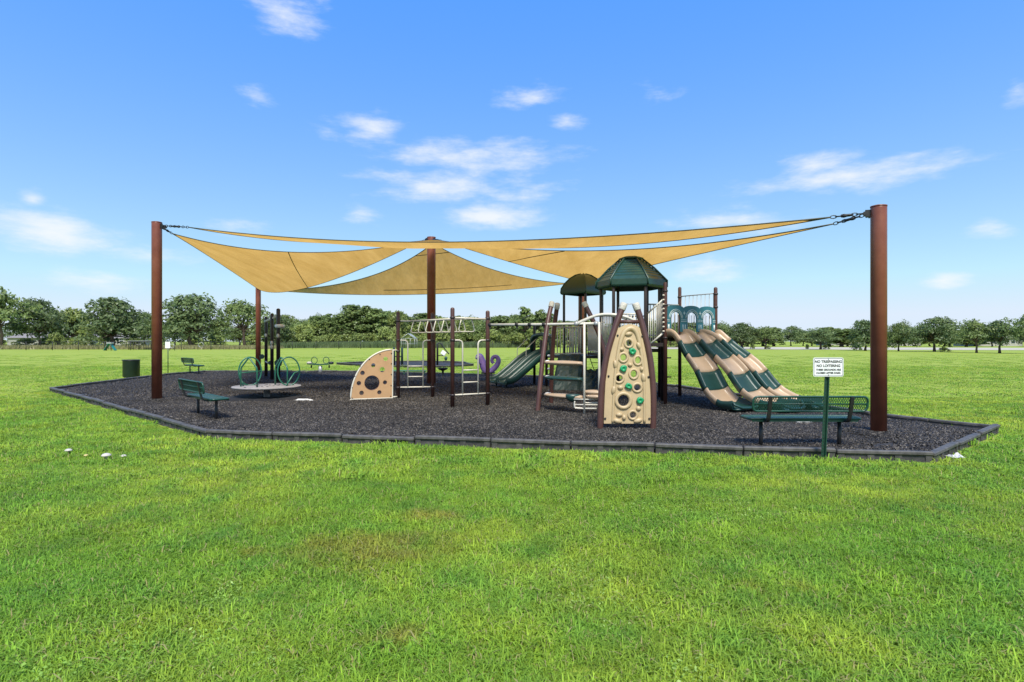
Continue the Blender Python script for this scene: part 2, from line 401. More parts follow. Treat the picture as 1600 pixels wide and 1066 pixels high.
# ------------------------------------------------------------------ border timbers
def border(BED, label, cen=Vector((-4, 19, 0))):
    root = thing('playground_border', label, 'border', (0, 0, 0))
    L0 = 1.2
    def piece(length):
        mb = MB(); h, w = .155, .105
        # hollow plastic timber: capped top rail, lower side with two recessed pockets between ribs
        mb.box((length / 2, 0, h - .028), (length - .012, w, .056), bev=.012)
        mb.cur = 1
        mb.box((length / 2, .012, (h - .056) / 2 - .03), (length - .02, w - .045, h - .056 + .06))
        for q in (.05, .36, .64, .95):
            mb.box((length * q, .004, (h - .056) / 2 - .03), (.09, w - .030, h - .056 + .059))
        mb.box((length / 2, 0, .0), (length - .03, w - .008, .05))
        for q in (.02, .98):
            mb.lathe((length * q, 0, h - .001), [(.022, 0), (.022, .006), (.015, .009)], 8)
        return mb
    cache = {}
    n = len(BED)
    for i in range(n):
        a, b = BED[i], BED[(i + 1) % n]; e = b - a; k = max(1, round(e.length / L0)); ln = e.length / k
        key = round(ln, 2)
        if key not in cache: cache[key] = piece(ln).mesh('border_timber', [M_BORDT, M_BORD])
        inw = Vector((e.y, -e.x, 0)).normalized()
        if inw.dot(cen - a) < 0: inw = -inw
        for j in range(k):
            o = link('border_timber', cache[key], root)
            p = a + e * (j / k) + inw * .055
            # local +y must face inwards (pockets outside)
            ang = math.atan2(e.y, e.x)
            yl = Vector((-math.sin(ang), math.cos(ang), 0))
            if yl.dot(inw) < 0:
                p = a + e * ((j + 1) / k) + inw * .055; ang += math.pi
            o.location = (p.x, p.y, random.uniform(-.018, .012))
            o.rotation_euler = (random.uniform(-.05, .05), random.uniform(-.010, .010), ang + random.uniform(-.010, .010))
border(BED, 'low black plastic timber border edging the dark rubber mulch')
border(BED2, 'distant black plastic border round the small exercise mulch bed', Vector((-7.5, 41, 0)))

# ------------------------------------------------------------------ shade poles and sails
def shade_pole(px, d, top, label, arm, rad=.128):
    b = Vector(((px - 800) / F * d, d, MULCH)); t = thing('shade_pole', label, 'pole', b, 'shade sail poles')
    mb = MB(); mb.lathe(b + Vector((0, 0, -.06)), [(rad, 0), (rad, top - b.z + .04), (rad * .985, top - b.z + .06)], 32); mb.build('steel_tube', M_POLE, t)
    mb = MB(); mb.lathe((b.x, b.y, top - .003), [(rad + .004, 0), (rad + .004, .02), (rad * .6, .034), (rad * .1, .036)], 32); mb.build('cap', M_POLE, t)
    for a in arm:
        mb = MB(); a = Vector(a); u = Vector((a.x - b.x, a.y - b.y, 0)).normalized(); c = Vector((b.x, b.y, top - .1)) + u * rad
        mb.box(c + u * .03, (.1, .02, .12), u); mb.lathe(c + u * .085, [(.035, -.012), (.035, .012)], 12, u.cross(Vector((0, 0, 1))))
        mb.build('lug', M_BLACK, t)
    return b
PL = (-9.79, 15.87); PR = (6.48, 10.18); PBL = (-13.0, 29.5); PC = (-3.01, 21.5); PBR = (2.9, 24.0)
shade_pole(245, 15.87, 4.96, 'rust brown steel shade pole beside the bench and the lone waste bin', [(PC[0], PC[1], 0), (PBL[0], PBL[1], 0), (PR[0], PR[1], 0)])
shade_pole(1373, 10.18, 4.07, 'rust brown steel shade pole beside the perforated bench and trespassing sign', [(PC[0], PC[1], 0), (PBR[0], PBR[1], 0), (PL[0], PL[1], 0)])
shade_pole(403.5, 29.5, 4.46, 'rust brown steel shade pole behind the merry-go-round', [(PC[0], PC[1], 0), (PL[0], PL[1], 0)])
shade_pole(674, 21.5, 5.56, 'tallest rust brown steel pole, mast where all four sails meet', [(PL[0], PL[1], 0), (PR[0], PR[1], 0), (PBL[0], PBL[1], 0), (PBR[0], PBR[1], 0)], .16)
shade_pole(908.5, 24.0, 4.25, 'rust brown steel shade pole behind the small square roof', [(PC[0], PC[1], 0), (PR[0], PR[1], 0)])

def sail_material():
    m = bpy.data.materials.new('shade_cloth'); m.use_nodes = True; nt = m.node_tree; N = nt.nodes; L = nt.links
    out = N['Material Output']; N.remove(N['Principled BSDF'])
    tc = N.new('ShaderNodeTexCoord'); n = N.new('ShaderNodeTexNoise'); n.inputs['Scale'].default_value = 1.1; n.inputs['Detail'].default_value = 8; n.inputs['Roughness'].default_value = .7
    mp = N.new('ShaderNodeMapping'); mp.inputs['Scale'].default_value = (1.5, .22, 1.0); mp.inputs['Rotation'].default_value = (0, 0, .6)
    L.new(tc.outputs['Object'], mp.inputs[0]); L.new(mp.outputs[0], n.inputs['Vector'])
    cr = N.new('ShaderNodeValToRGB'); e = cr.color_ramp.elements
    e[0].position = .34; e[0].color = (.59, .335, .078, 1); e[1].position = .66; e[1].color = (.75, .445, .120, 1)
    L.new(n.outputs['Fac'], cr.inputs[0])
    d = N.new('ShaderNodeBsdfDiffuse'); t = N.new('ShaderNodeBsdfTranslucent')
    L.new(cr.outputs[0], d.inputs[0]); L.new(cr.outputs[0], t.inputs[0])
    n2 = N.new('ShaderNodeTexNoise'); n2.inputs['Scale'].default_value = 3; n2.inputs['Detail'].default_value = 3; L.new(mp.outputs[0], n2.inputs['Vector'])
    bp = N.new('ShaderNodeBump'); bp.inputs['Strength'].default_value = .5; bp.inputs['Distance'].default_value = .1
    L.new(n2.outputs['Fac'], bp.inputs['Height']); L.new(bp.outputs[0], d.inputs['Normal']); L.new(bp.outputs[0], t.inputs['Normal'])
    ms = N.new('ShaderNodeMixShader'); ms.inputs[0].default_value = .62
    L.new(d.outputs[0], ms.inputs[1]); L.new(t.outputs[0], ms.inputs[2]); L.new(ms.outputs[0], out.inputs[0])
    return m
M_SAIL = sail_material()
def sail(label, corners, mids, poles, seams):
    """Bezier triangle through three corners and three edge mid points (01, 12, 20)"""
    c = [Vector(p) for p in corners]; m = [Vector(p) for p in mids]
    e01 = 2 * m[0] - .5 * (c[0] + c[1]); e12 = 2 * m[1] - .5 * (c[1] + c[2]); e20 = 2 * m[2] - .5 * (c[2] + c[0])
    def S(u, v):
        w = 1 - u - v
        return c[0] * u * u + c[1] * v * v + c[2] * w * w + e01 * 2 * u * v + e12 * 2 * v * w + e20 * 2 * w * u
    root = thing('shade_sail', label, 'shade sail', c[0], 'shade sails round the mast')
    n = 30; mb = MB(); idx = {}; vs = []; fs = []
    for i in range(n + 1):
        for j in range(n + 1 - i):
            idx[i, j] = len(vs); p = S(i / n, j / n)
            q = Vector((p.x * .55, p.y * .55, 3.3)); w = min(1, 27 * (i / n) * (j / n) * (1 - (i + j) / n) + .05)
            vs.append(p + Vector((0, 0, .05 * w * mnoise.noise(q))))
    for i in range(n):
        for j in range(n - i):
            fs.append([idx[i, j], idx[i + 1, j], idx[i, j + 1]])
            if i + j < n - 1: fs.append([idx[i + 1, j], idx[i + 1, j + 1], idx[i, j + 1]])
    mb.add(vs, fs); mb.build('fabric', M_SAIL, root)
    k = 28
    for f in (lambda t: S(1 - t, t), lambda t: S(0, 1 - t), lambda t: S(t, 0)):
        MB().tube([f(i / k) for i in range(k + 1)], .013, 6).build('hem_cable', M_CABLE, root)
    for (a, b) in seams:
        MB().tube([S(*(Vector(a).lerp(Vector(b), i / 20)).xy) + Vector((0, 0, -.012)) for i in range(21)], .014, 5).build('seam', M_CABLE, root)
    for q, pole in enumerate(poles):
        bary = [(1, 0), (0, 1), (0, 0)][q]; cc = c[q]
        h = .024
        others = [b for b in ((1, 0), (0, 1), (0, 0)) if b != bary]
        p1 = S(bary[0] + (others[0][0] - bary[0]) * h, bary[1] + (others[0][1] - bary[1]) * h)
        p2 = S(bary[0] + (others[1][0] - bary[0]) * h, bary[1] + (others[1][1] - bary[1]) * h)
        up = Vector((0, 0, .012)); w = MB()
        w.add([cc + up, p1 + up, p2 + up, cc - up, p1 - up, p2 - up], [[0, 1, 2], [5, 4, 3], [0, 3, 4, 1], [1, 4, 5, 2], [2, 5, 3, 0]], False)
        w.build('corner_webbing', M_WEB, root)
        # chain and turnbuckle from the corner ring to the pole lug
        pl = Vector(pole); u = Vector((cc.x - pl.x, cc.y - pl.y, 0)).normalized(); lug = pl + u * .25
        dvec = lug - cc; ch = MB(); nn = max(3, int(dvec.length / .075))
        t = dvec.normalized(); s, uu = frame(t)
        for i in range(nn):
            ctr = cc + dvec * ((i + .5) / nn); ln = dvec.length / nn * .68
            a = s if i % 2 else uu
            ch.tube([ctr + t * ln * math.cos(x) + a * .028 * math.sin(x) for x in (2 * math.pi * y / 8 for y in range(8))], .0085, 5, loop=True)
        ch.tube([cc + dvec * .3, cc + dvec * .42, cc + dvec * .6, cc + dvec * .72], [.01, .026, .026, .01], 8)
        ch.build('chain', M_BLACK, root)
tL = lambda z: (PL[0], PL[1], z)
tPL, tPR, tPBL, tPC, tPBR = (*PL, 4.86), (*PR, 3.97), (*PBL, 4.36), (*PC, 5.46), (*PBR, 4.15)
def near(pole, to, dist, drop=0):
    p = Vector(pole); u = Vector(to) - p; u.z = 0; u.normalize(); q = p + u * dist; q.z -= drop; return q
cA = [near(tPL, tPR, 1.15, .10), near(tPR, tPL, .75, .03), near(tPC, (0, 14, 0), .45, .05)]
sail('longest tan shade sail, spanning from the waste bin pole to the sign pole', cA,
     [P(680, 378.5, 14.3), P(893, 387, 15.4), P(510, 380, 17.9)], [tPL, tPR, tPC], [])
cB = [near(tPL, (-9, 24, 0), .62, .08), near(tPBL, (-9, 22, 0), .45, .06), near(tPC, (-8, 21.7, 0), .45, .05)]
sail('tan shade sail with a curved seam above the merry-go-round', cB,
     [P(338, 408, 22.4), P(486, 448, 24.6), P(470, 394.5, 18.9)], [tPL, tPBL, tPC], [((.55, 0), (0, .52))])
cC = [near(tPBL, (-5, 27, 0), .5, .06), near(tPBR, (-3, 24.5, 0), .5, .05), near(tPC, (-3, 26, 0), .4, .05)]
sail('tan shade sail hanging lowest behind the tall mast', cC,
     [P(636, 460.5, 26.0), P(782, 425, 23.0), P(556, 438, 26.0)], [tPBL, tPBR, tPC], [((.5, .28), (.1, .72)), ((0, .12), (.12, 0))])
cD = [near(tPBR, (3, 18, 0), .45, .04), near(tPR, (3, 16, 0), .8, .06), near(tPC, (2, 19, 0), .45, .05)]
sail('tan shade sail stretched over the two green tower roofs', cD,
     [P(1030, 411.5, 17.3), P(925, 392, 16.4), P(806, 412, 22.1)], [tPBR, tPR, tPC], [((.45, .0), (.0, .42))])

# ------------------------------------------------------------------ the connected play structure
PS = thing('play_structure', 'brown and tan play structure with green roofs, racing slides and monkey bars', 'play structure', (2.5, 16.5, 0))
def part(mb, name, m, parent=PS, label=None):
    o = mb.build(name, m, parent)
    if label: o['label'] = label
    return o
def holder(name, label, first, m, fname=None):
    """a part that carries sub-parts: its own mesh is the first builder"""
    o = first.build(name, m, PS)
    if label: o['label'] = label
    return o
def clamp(mb, p, z, r): mb.lathe((p.x, p.y, z), [(r + .004, -.025), (r + .014, -.02), (r + .014, .02), (r + .004, .025)], 12)

# --- monkey bars ------------------------------------------------------------
A, B, C, D = G(622, 623), G(676, 622), G(707, 638), G(762, 634.5)
PT = {'A': 2.54, 'B': 2.52, 'C': 2.52, 'D': 2.47}
pr = .052
for p, k in ((A, 'A'), (B, 'B'), (C, 'C'), (D, 'D')):
    o = part(MB().post(p - Vector((0, 0, .1)), PT[k], pr), 'post', M_POST)
    for z in ((2.27, 1.72, .38, 1.41) if k == 'A' else (2.27, 1.72, .38)):
        mb = MB(); clamp(mb, p, z, pr); mb.build('clamp', M_POSTD, o)
def at(p, z): return Vector((p.x, p.y, z))
mb = MB(); mb.tube([at(A, 2.27), at(B, 2.27)], .024, 10)
OL = holder('overhead_ladder', 'cream overhead ladder with hanging trapezoid rungs', mb, M_CREAM)
MB().tube([at(C, 2.27), at(D, 2.25)], .024, 10).build('cross_bar', M_CREAM, OL)
m0, m1 = (A + B) / 2, (C + D) / 2
rdir = (m1 - m0).normalized(); rper = Vector((-rdir.y, rdir.x, 0))
for s in (-1, 1):
    MB().tube([at(m0 + rper * s * .15, 2.27), at(m1 + rper * s * .15, 2.26)], .023, 10).build('rail', M_CREAM, OL)
for i in range(7):
    t = .06 + .88 * i / 6; c = at(m0.lerp(m1, t), 2.26)
    pts = []
    prof = [(-.15, 0), (-.19, -.12), (-.235, -.27), (-.22, -.31), (-.18, -.325), (0, -.325), (.18, -.325), (.22, -.31), (.235, -.27), (.19, -.12), (.15, 0)]
    MB().tube([c + rper * x + Vector((0, 0, z)) for x, z in prof], .014, 8).build('hanging_rung', M_CREAM, OL)
def side_ladder(p, q, label):
    d = (q - p); ln = d.length; u = d / ln
    mb = MB(); mb.tube([at(p, .38), at(q, .38)], .02, 8)
    L_ = holder('access_ladder', None, mb, M_CREAM)
    for base, sgn, e in ((.28, 1, p), (.72, -1, q)):
        x = p + u * ln * base
        pts = [at(x, .38), at(x, 1.60)] + bez(at(x, 1.60), at(x, 1.72), at(x - u * .12 * sgn, 1.72), 6)[1:] + [at(e, 1.72)]
        MB().tube(pts, .02, 8).build('side_rail', M_CREAM, L_)
    for z in (.68, .98):
        MB().tube([at(p + u * ln * .28, z), at(p + u * ln * .72, z)], .016, 8).build('rung', M_CREAM, L_)
side_ladder(A, B, None); side_ladder(C, D, None)

# --- quarter-circle panel ---------------------------------------------------
q1 = G(613.5, 624); q0 = G(548, 626.5); ax = (q0 - q1); W = ax.length; ax.normalize(); H = 1.36
zb = .10
def arcp(n, r=1.0): return [(W * r * math.sin(a), H * r * math.cos(a)) for a in (math.pi / 2 * i / n for i in range(n + 1))]
kx = W / 345.0; ky = H / 415.0     # zoomed-photo pixels to metres
hp = lambda x, y: ((760 - x) * kx, (872 - y) * ky)
outl = [(0, 0)] + arcp(22, .985)
holes = [circ(*hp(587, 738), .205, 28), circ(*hp(695, 737), .055, 14), circ(*hp(648, 820), .055, 14), circ(*hp(502, 820), .058, 14), circ(*hp(480, 738), .058, 14),
         circ(*hp(510, 652), .058, 14), circ(*hp(598, 590), .058, 14), circ(*hp(672, 628), .072, 16), circ(*hp(700, 537), .062, 14)]
qp = plate(outl, holes, at(q1, zb), ax, (0, 0, 1), .02, 'quarter_panel', M_PANEL, PS)
qp['label'] = 'tan quarter circle activity panel with round holes'
loop = [at(q1, zb)] + [at(q1, zb) + ax * x + Vector((0, 0, y)) for x, y in arcp(22)]
MB().tube(loop, .024, 8, loop=True).build('panel_frame', M_CREAM, qp)
MB().tube([at(q0, zb), at(q0, -.05)], .024, 8).build('panel_foot', M_CREAM, qp)
for z in (zb + .02, zb + H - .02): MB().tube([at(q1, z), at(A, z)], .02, 8).build('panel_bracket', M_CREAM, qp)
mb = MB()
for x, y in ((750, 490), (750, 578), (750, 670), (748, 765), (745, 858), (655, 497), (568, 538), (492, 600), (450, 680), (428, 775), (430, 862)):
    a, b = hp(x, y); MB().ball(at(q1, zb) + ax * a + Vector((0, 0, b)) + Vector((0, -.014, 0)), .017, 8, 6).build('bolt', M_POSTD, qp)
nrm = Vector((ax.y, -ax.x, 0))
if nrm.y > 0: nrm = -nrm
for hxy in ((587, 738, .205), (695, 737, .055), (648, 820, .055), (502, 820, .058), (480, 738, .058), (510, 652, .058)):
    a, b = hp(hxy[0], hxy[1]); c = at(q1, zb) + ax * a + Vector((0, 0, b))
    MB().tube([c + (ax * math.cos(t) + Vector((0, 0, math.sin(t)))) * hxy[2] for t in (2 * math.pi * i / 20 for i in range(20))], .012, 6, loop=True).build('hole_rim', M_POST, qp)

# --- overhead bar from the monkey bars to the climber -------------------------
bz = 2.10
barpts = [at(D, 2.11), Vector((.80, 13.9, bz)), Vector((1.30, 13.55, bz)), Vector((1.93, 13.2, bz))]
bar = part(MB().tube(barpts, .032, 12), 'overhead_bar', M_BARS, PS)
for t in (.04, .52, .74, .98):
    mb = MB(); p = barpts[0].lerp(barpts[1], t); mb.lathe(p, [(.045, -.04), (.05, -.03), (.05, .03), (.045, .04)], 12, barpts[1] - barpts[0]); mb.box(p + Vector((0, 0, -.06)), (.05, .03, .07)); mb.build('bar_bracket', M_BLACK, bar)
arc = smooth_path([(1.52, 13.4, 2.1), (1.72, 13.35, 2.2), (2.0, 13.3, 2.3), (2.3, 13.25, 2.31), (2.62, 13.2, 2.25), (2.9, 13.2, 2.12)], 5)
ra = part(MB().tube(arc, .034, 12), 'curved_bar', M_BARS, PS)
MB().tube([p + Vector((.0, .35, 0)) for p in arc], .034, 12).build('curved_bar', M_BARS, ra)
for i in (3, 9, 15, 21): MB().tube([arc[i], arc[i] + Vector((0, .35, 0))], .016, 8).build('rung', M_BARS, ra)
for q in ((1.50, 13.42, 2.1), (1.93, 13.2, 2.1)): MB().ball(q, .06, 10, 8).build('bar_joint', M_GREY, ra)

# --- curved arch legs -----------------------------------------------------------
def arch_leg(base, ctrl, r=.056):
    pts = smooth_path([base] + ctrl, 5)
    o = part(MB().tube(pts, [r] * len(pts), 14), 'arch_leg', M_POST)
    e = pts[-1]; t = (pts[-1] - pts[-2]).normalized(); s, u = frame(t)
    mb = MB(); mb.rings([[e + t * z + (s * math.cos(2 * math.pi * j / 14) + u * math.sin(2 * math.pi * j / 14)) * q for j in range(14)] for z, q in ((-.13, r + .004), (-.12, r + .01), (.0, r + .01), (.012, r + .002))])
    mb.build('cap', M_CAP, o); return o
d0 = 10.66
fl = [P(937.5, 672.5, d0), P(939, 625, d0 + .03), P(942.5, 588, d0 + .06), P(949.5, 550, d0 + .1), P(960, 515, d0 + .16), P(967.5, 494, d0 + .2), P(975, 475, d0 + .24)]
fr = [P(1020, 672, d0), P(1021, 625, d0 + .03), P(1019, 588, d0 + .06), P(1014, 550, d0 + .1), P(1005.5, 515, d0 + .16), P(999.5, 494, d0 + .2), P(993, 475, d0 + .24)]
fl[0].z = fr[0].z = -.05
L1 = arch_leg(fl[0], fl[1:], .058); L2 = arch_leg(fr[0], fr[1:], .058)
arch_leg(G(839.6, 643.5) - Vector((0, 0, .1)), [P(843, 610, 13.45), P(847, 570, 13.6), P(852.5, 525, 13.8), P(857, 497, 13.95), P(862.5, 473, 14.1)])
arch_leg(G(861, 631) - Vector((0, 0, .1)), [P(861.5, 600, 14.95), P(862.5, 565, 14.8), P(865, 525, 14.6), P(868, 497, 14.45), P(871, 475, 14.3)])
arch_leg(Vector((2.36, 13.7, -.04)), [P(949, 590, 13.75), P(944.5, 552, 13.8), P(937, 525, 13.85), P(926, 500, 13.9), P(912.5, 473, 14.0)])
mb = MB(); mb.tube([P(966, 503, d0 + .18), P(1001.5, 503, d0 + .18)], .035, 10)
part(mb, 'cross_bar', M_POST)
part(MB().tube([fl[-1], fr[-1]], .008, 6), 'top_cable', M_GREY)

# --- climbing wall with holes and holds ---------------------------------------------
def climbing_wall():
    y0 = d0 + .02
    def lean(z): return y0 + .24 * (max(0, z) / 2.4) ** 1.6       # follows the legs
    def pos(zx, zy, out=0.0):
        """zx, zy: pixel in the 545x1066 enlargement of the panel"""
        x = 925 + zx * .2018; y = 465 + zy * .2017; d = d0 + .05
        for _ in range(3): d = lean(EYE - (y - 533) / F * d)
        p = P(x, y, d); p.y -= out; return p
    sil = [(90, 975), (92, 900), (97, 760), (104, 640), (122, 520), (148, 400), (182, 290), (198, 240), (250, 215), (290, 205), (335, 215), (378, 243), (388, 290), (408, 400), (436, 520), (453, 640), (462, 760), (462, 900), (456, 975)]
    hol = [(282, 355, 22, 24), (240, 465, 24, 26), (352, 487, 22, 26), (320, 592, 24, 28), (207, 627, 26, 24), (347, 697, 26, 24), (240, 797, 48, 48), (313, 909, 24, 24)]
    bm = bmesh.new(); E = []
    for lp in [sil] + [[(cx + a * math.cos(t), cy + b * math.sin(t)) for t in (2 * math.pi * i / 20 for i in range(20))] for cx, cy, a, b in hol]:
        vs = [bm.verts.new((p[0], p[1], 0)) for p in lp]; E += [bm.edges.new((vs[i], vs[(i + 1) % len(vs)])) for i in range(len(vs))]
    bmesh.ops.triangle_fill(bm, use_beauty=True, edges=E, normal=(0, 0, 1))
    fs = list(bm.faces); ret = bmesh.ops.extrude_face_region(bm, geom=fs)
    ex = {v for v in ret['geom'] if isinstance(v, bmesh.types.BMVert)}
    for v in list(bm.verts): v.co = pos(v.co.x, v.co.y, .03 if v in ex else -.03) - ORG[PS]
    bmesh.ops.recalc_face_normals(bm, faces=bm.faces)
    me = bpy.data.meshes.new('climbing_wall'); bm.to_mesh(me); bm.free(); me.materials.append(M_TANP)
    w = link('climbing_wall', me, PS); w['label'] = 'tan moulded climbing wall with ring holes and green holds'
    rim = smooth_path([(155, 970), (160, 850), (168, 700), (182, 560), (205, 420), (235, 310), (262, 258), (296, 238), (330, 258), (352, 310), (376, 400), (392, 520), (402, 660), (406, 800), (405, 900), (403, 970)][0:16], 3) if False else None
    prof = [(158, 968), (162, 850), (168, 720), (178, 590), (196, 450), (222, 330), (250, 265), (296, 238), (335, 262), (358, 320), (378, 420), (392, 540), (400, 680), (402, 830), (402, 968)]
    pts = smooth_path([pos(x, y, .028) for x, y in prof], 4)
    MB().tube(pts, [.026 + .026 * math.sin(math.pi * i / (len(pts) - 1)) ** 4 for i in range(len(pts))], 10).build('raised_rim', M_TANP, w)
    sc = .2018 / F * (d0 + .1)
    for cx, cy, a, b in hol:
        c = (cx, cy); tk = .024 if a < 40 else .036
        MB().tube([pos(cx + (a + 8) * math.cos(t), cy + (b + 8) * math.sin(t), .034) for t in (2 * math.pi * i / 24 for i in range(24))], tk, 10, loop=True).build('hole_ring', M_TANP, w)
    def bump(x, y, rx, ry, rot=0, dep=.05):
        c = pos(x, y, .028); M_ = Matrix.Rotation(R(rot), 3, 'Y')
        MB().ball(c, (rx * sc, dep, ry * sc), 14, 10, M_).build('bump', M_TANP, w)
    for q in ((280, 283, 32, 19, -8), (362, 378, 19, 36, -25), (225, 400, 22, 17, 0), (178, 520, 18, 38, -8), (292, 521, 20, 17, 0), (382, 555, 16, 20, 0), (395, 622, 20, 38, -8), (164, 717, 18, 36, 10),
              (217, 697, 24, 19, 0), (357, 858, 21, 20, 0), (208, 906, 27, 18, 0), (245, 928, 17, 22, 0), (195, 955, 36, 20, 15), (352, 952, 36, 20, -15)):
        bump(*q)
    for x, y, rot in ((308, 417, 10), (239, 550, -20), (278, 684, 40), (366, 795, -10)):
        c = pos(x, y, .05); h = MB(); M_ = Matrix.Rotation(R(rot), 3, 'Y')
        rr_ = random.Random(int(x)); seg = 10; rs = []
        for z, q in ((0, 1.0), (.018, 1.1), (.036, .92), (.040, .55), (.026, .3), (.022, .05)):
            rs.append([c + M_ @ Vector((q * sc * 27 * (1 + .16 * math.sin(3 * 2 * math.pi * j / seg + x)) * math.cos(2 * math.pi * j / seg), -z, q * sc * 23 * (1 + .16 * math.cos(2 * 2 * math.pi * j / seg + y)) * math.sin(2 * math.pi * j / seg))) for j in range(seg)])
        h.rings(rs).build('handhold', M_HOLD, w)
    for x, y in ((196, 294), (386, 300), (126, 608), (434, 614), (100, 935), (440, 936)): MB().ball(pos(x, y, .04), .02, 10, 6).build('bolt', M_BLACK, w)
climbing_wall()

# --- pod climber: leaf steps on white poles -----------------------------------------
w1 = G(913, 648); w2 = Vector((1.93, 12.75, MULCH))
pc = holder('step_pole', None, MB().tube([w1 - Vector((0, 0, .1)), at(w1, 2.12)], .026, 10), M_CREAM)
pc['label'] = 'white pole carrying tan and green leaf shaped climbing steps'
p2 = part(MB().tube([w2 - Vector((0, 0, .1)), at(w2, 2.12)], .026, 10), 'step_pole', M_CREAM)
def pod(a, b, wid, m, par, name='leaf_step'):
    a, b = Vector(a), Vector(b); u = (b - a); ln = u.length; u.normalize(); s, up = frame(u); rs = []
    n = 10
    for i in range(n + 1):
        t = i / n; w = wid * (math.sin(math.pi * min(1, max(0, .06 + .88 * t))) ** .55); h = .068 * (math.sin(math.pi * (.08 + .84 * t)) ** .4)
        c = a + u * ln * t
        rs.append([c + s * w * math.cos(x) * (1) + Vector((0, 0, 1)) * h * (math.sin(x) if math.sin(x) < 0 else math.sin(x) * .75) for x in (2 * math.pi * j / 14 for j in range(14))])
    return MB().rings(rs).build(name, m, par)
for z, m, in ((1.20, M_TANS), (.845, M_GRNS), (.44, M_TANS)):
    a = Vector((.80, 13.62, z)); b = Vector((1.60, 12.9, z))
    o = pod(a, b, .21, m, pc)
    MB().ball(a + Vector((.04, -.03, .01)), (.07, .05, .04), 10, 6).build('step_bracket', M_WHITE, pc)
    MB().tube([a, Vector((.98, 14.9, z + .02))], .016, 6).build('step_arm', M_BLACK, pc)
for z in (1.32, .98, .72, .34):
    mb = MB(); mb.ball((.96, 14.93 , z), (.05, .04, .03), 10, 6); mb.build('foot_peg', M_WHITE, pc)
mb = MB(); mb.rings([[Vector((1.37, 12.98, .50)) + Vector((q * .16 * math.cos(x), q * .1 * math.sin(x), z)) for x in (2 * math.pi * j / 12 for j in range(12))] for z, q in ((0, 1), (-.06, .98), (-.13, .75), (-.17, .3))])
mb.build('step_cup', M_GRNS, pc)
pod((1.62, 12.95, .56), (2.05, 12.8, .56), .15, M_TANS, p2); pod((1.66, 12.9, .47), (2.0, 12.75, .47), .12, M_TANS, p2)
for z, x0, x1 in ((.22, 1.40, 1.60), (.34, 1.62, 1.92)):
    for y in (0, .12):
        MB().tube(smooth_path([(x0, 12.85 + y, z + .14), (x0, 12.85 + y, z + .03), (x0 + .05, 12.85 + y, z - .02), (x1 + .28, 12.8 + y, z - .02)], 4), .014, 8).build('step_loop', M_CREAM, p2)
for z in (.28, .40): MB().tube([(1.38, 12.86, z), (2.0, 12.78, z)], .014, 8).build('step_loop', M_CREAM, p2)

# --- small tower: deck, posts, square roof ----------------------------------------------
sc_ = Vector((2.53, 20.5, 0)); DS = 1.2
def polyprism(pts, z0, z1):
    mb = MB(); n = len(pts); return mb.rings([[Vector((p[0], p[1], z)) for p in pts] for z in (z0, z1)], smooth=False)
deck = part(polyprism([(.75, 21.4), (1.26, 20.12), (2.53, 19.62), (3.15, 18.95), (3.45, 20.6), (2.4, 21.6)], DS - .09, DS), 'deck', M_DECK)
for v in ((1.85, 20.5), (2.53, 19.82), (3.21, 20.5), (2.53, 21.18)):
    part(MB().post((v[0], v[1], -.05), 3.5, .045, dome=False), 'post', M_POSTD)
for x, y, h in ((1.22, 20.35, 2.35), (.83, 21.35, 2.35), (1.02, 20.3, 1.75)):
    part(MB().post((x, y, -.05), h, .05), 'post', M_POSTD)
def square_roof():
    def ring(hd, z): return [Vector((sc_.x + hd * math.cos(a), sc_.y + hd * math.sin(a), z)) for a in (math.pi / 2 * k for k in range(4))]
    prof = [(.78, 3.36), (.80, 3.42), (.78, 3.56), (.66, 3.74), (.48, 3.92), (.28, 4.04), (.08, 4.09)]
    root = None
    for k in range(4):
        mb = MB(); rows = []
        for hd, z in prof:
            r = ring(hd, z); a, b = r[k], r[(k + 1) % 4]; rows.append([a.lerp(b, t) for t in (0, .25, .5, .75, 1)])
        inn = [[p + Vector((0, 0, -.02)) + (Vector((sc_.x, sc_.y, p.z)) - p) * .03 for p in row] for row in rows]
        mb.rings(rows, closed=False, cap=False); mb.rings(inn, closed=False, cap=False)
        mb.add(rows[0] + inn[0], [[i, i + 1, 6 + i, 5 + i] for i in range(4)], False)
        o = mb.build('tower_roof' if root is None else 'roof_panel', M_GRND, root or PS)
        if root is None: root = o; o['label'] = 'small square domed green roof'
    for k in range(4):
        MB().tube([ring(hd + .004, z + .006)[k] for hd, z in prof], .018, 6).build('hip_ridge', M_GRND, root)
square_roof()
def hexpt(c, r, k): a = R(45 + 60 * k); return Vector((c[0] + r * math.cos(a), c[1] + r * math.sin(a), 0))
hc = (3.27, 15.82); HR = .822; HS = .878
for k in range(6):
    p = hexpt(hc, HR, k); part(MB().post((p.x, p.y, -.05), 3.28, .043, dome=False), 'post', M_POSTD)
part(polyprism([hexpt(hc, HR - .05, k)[:2] for k in range(6)], 1.40, 1.49), 'deck', M_DECK)
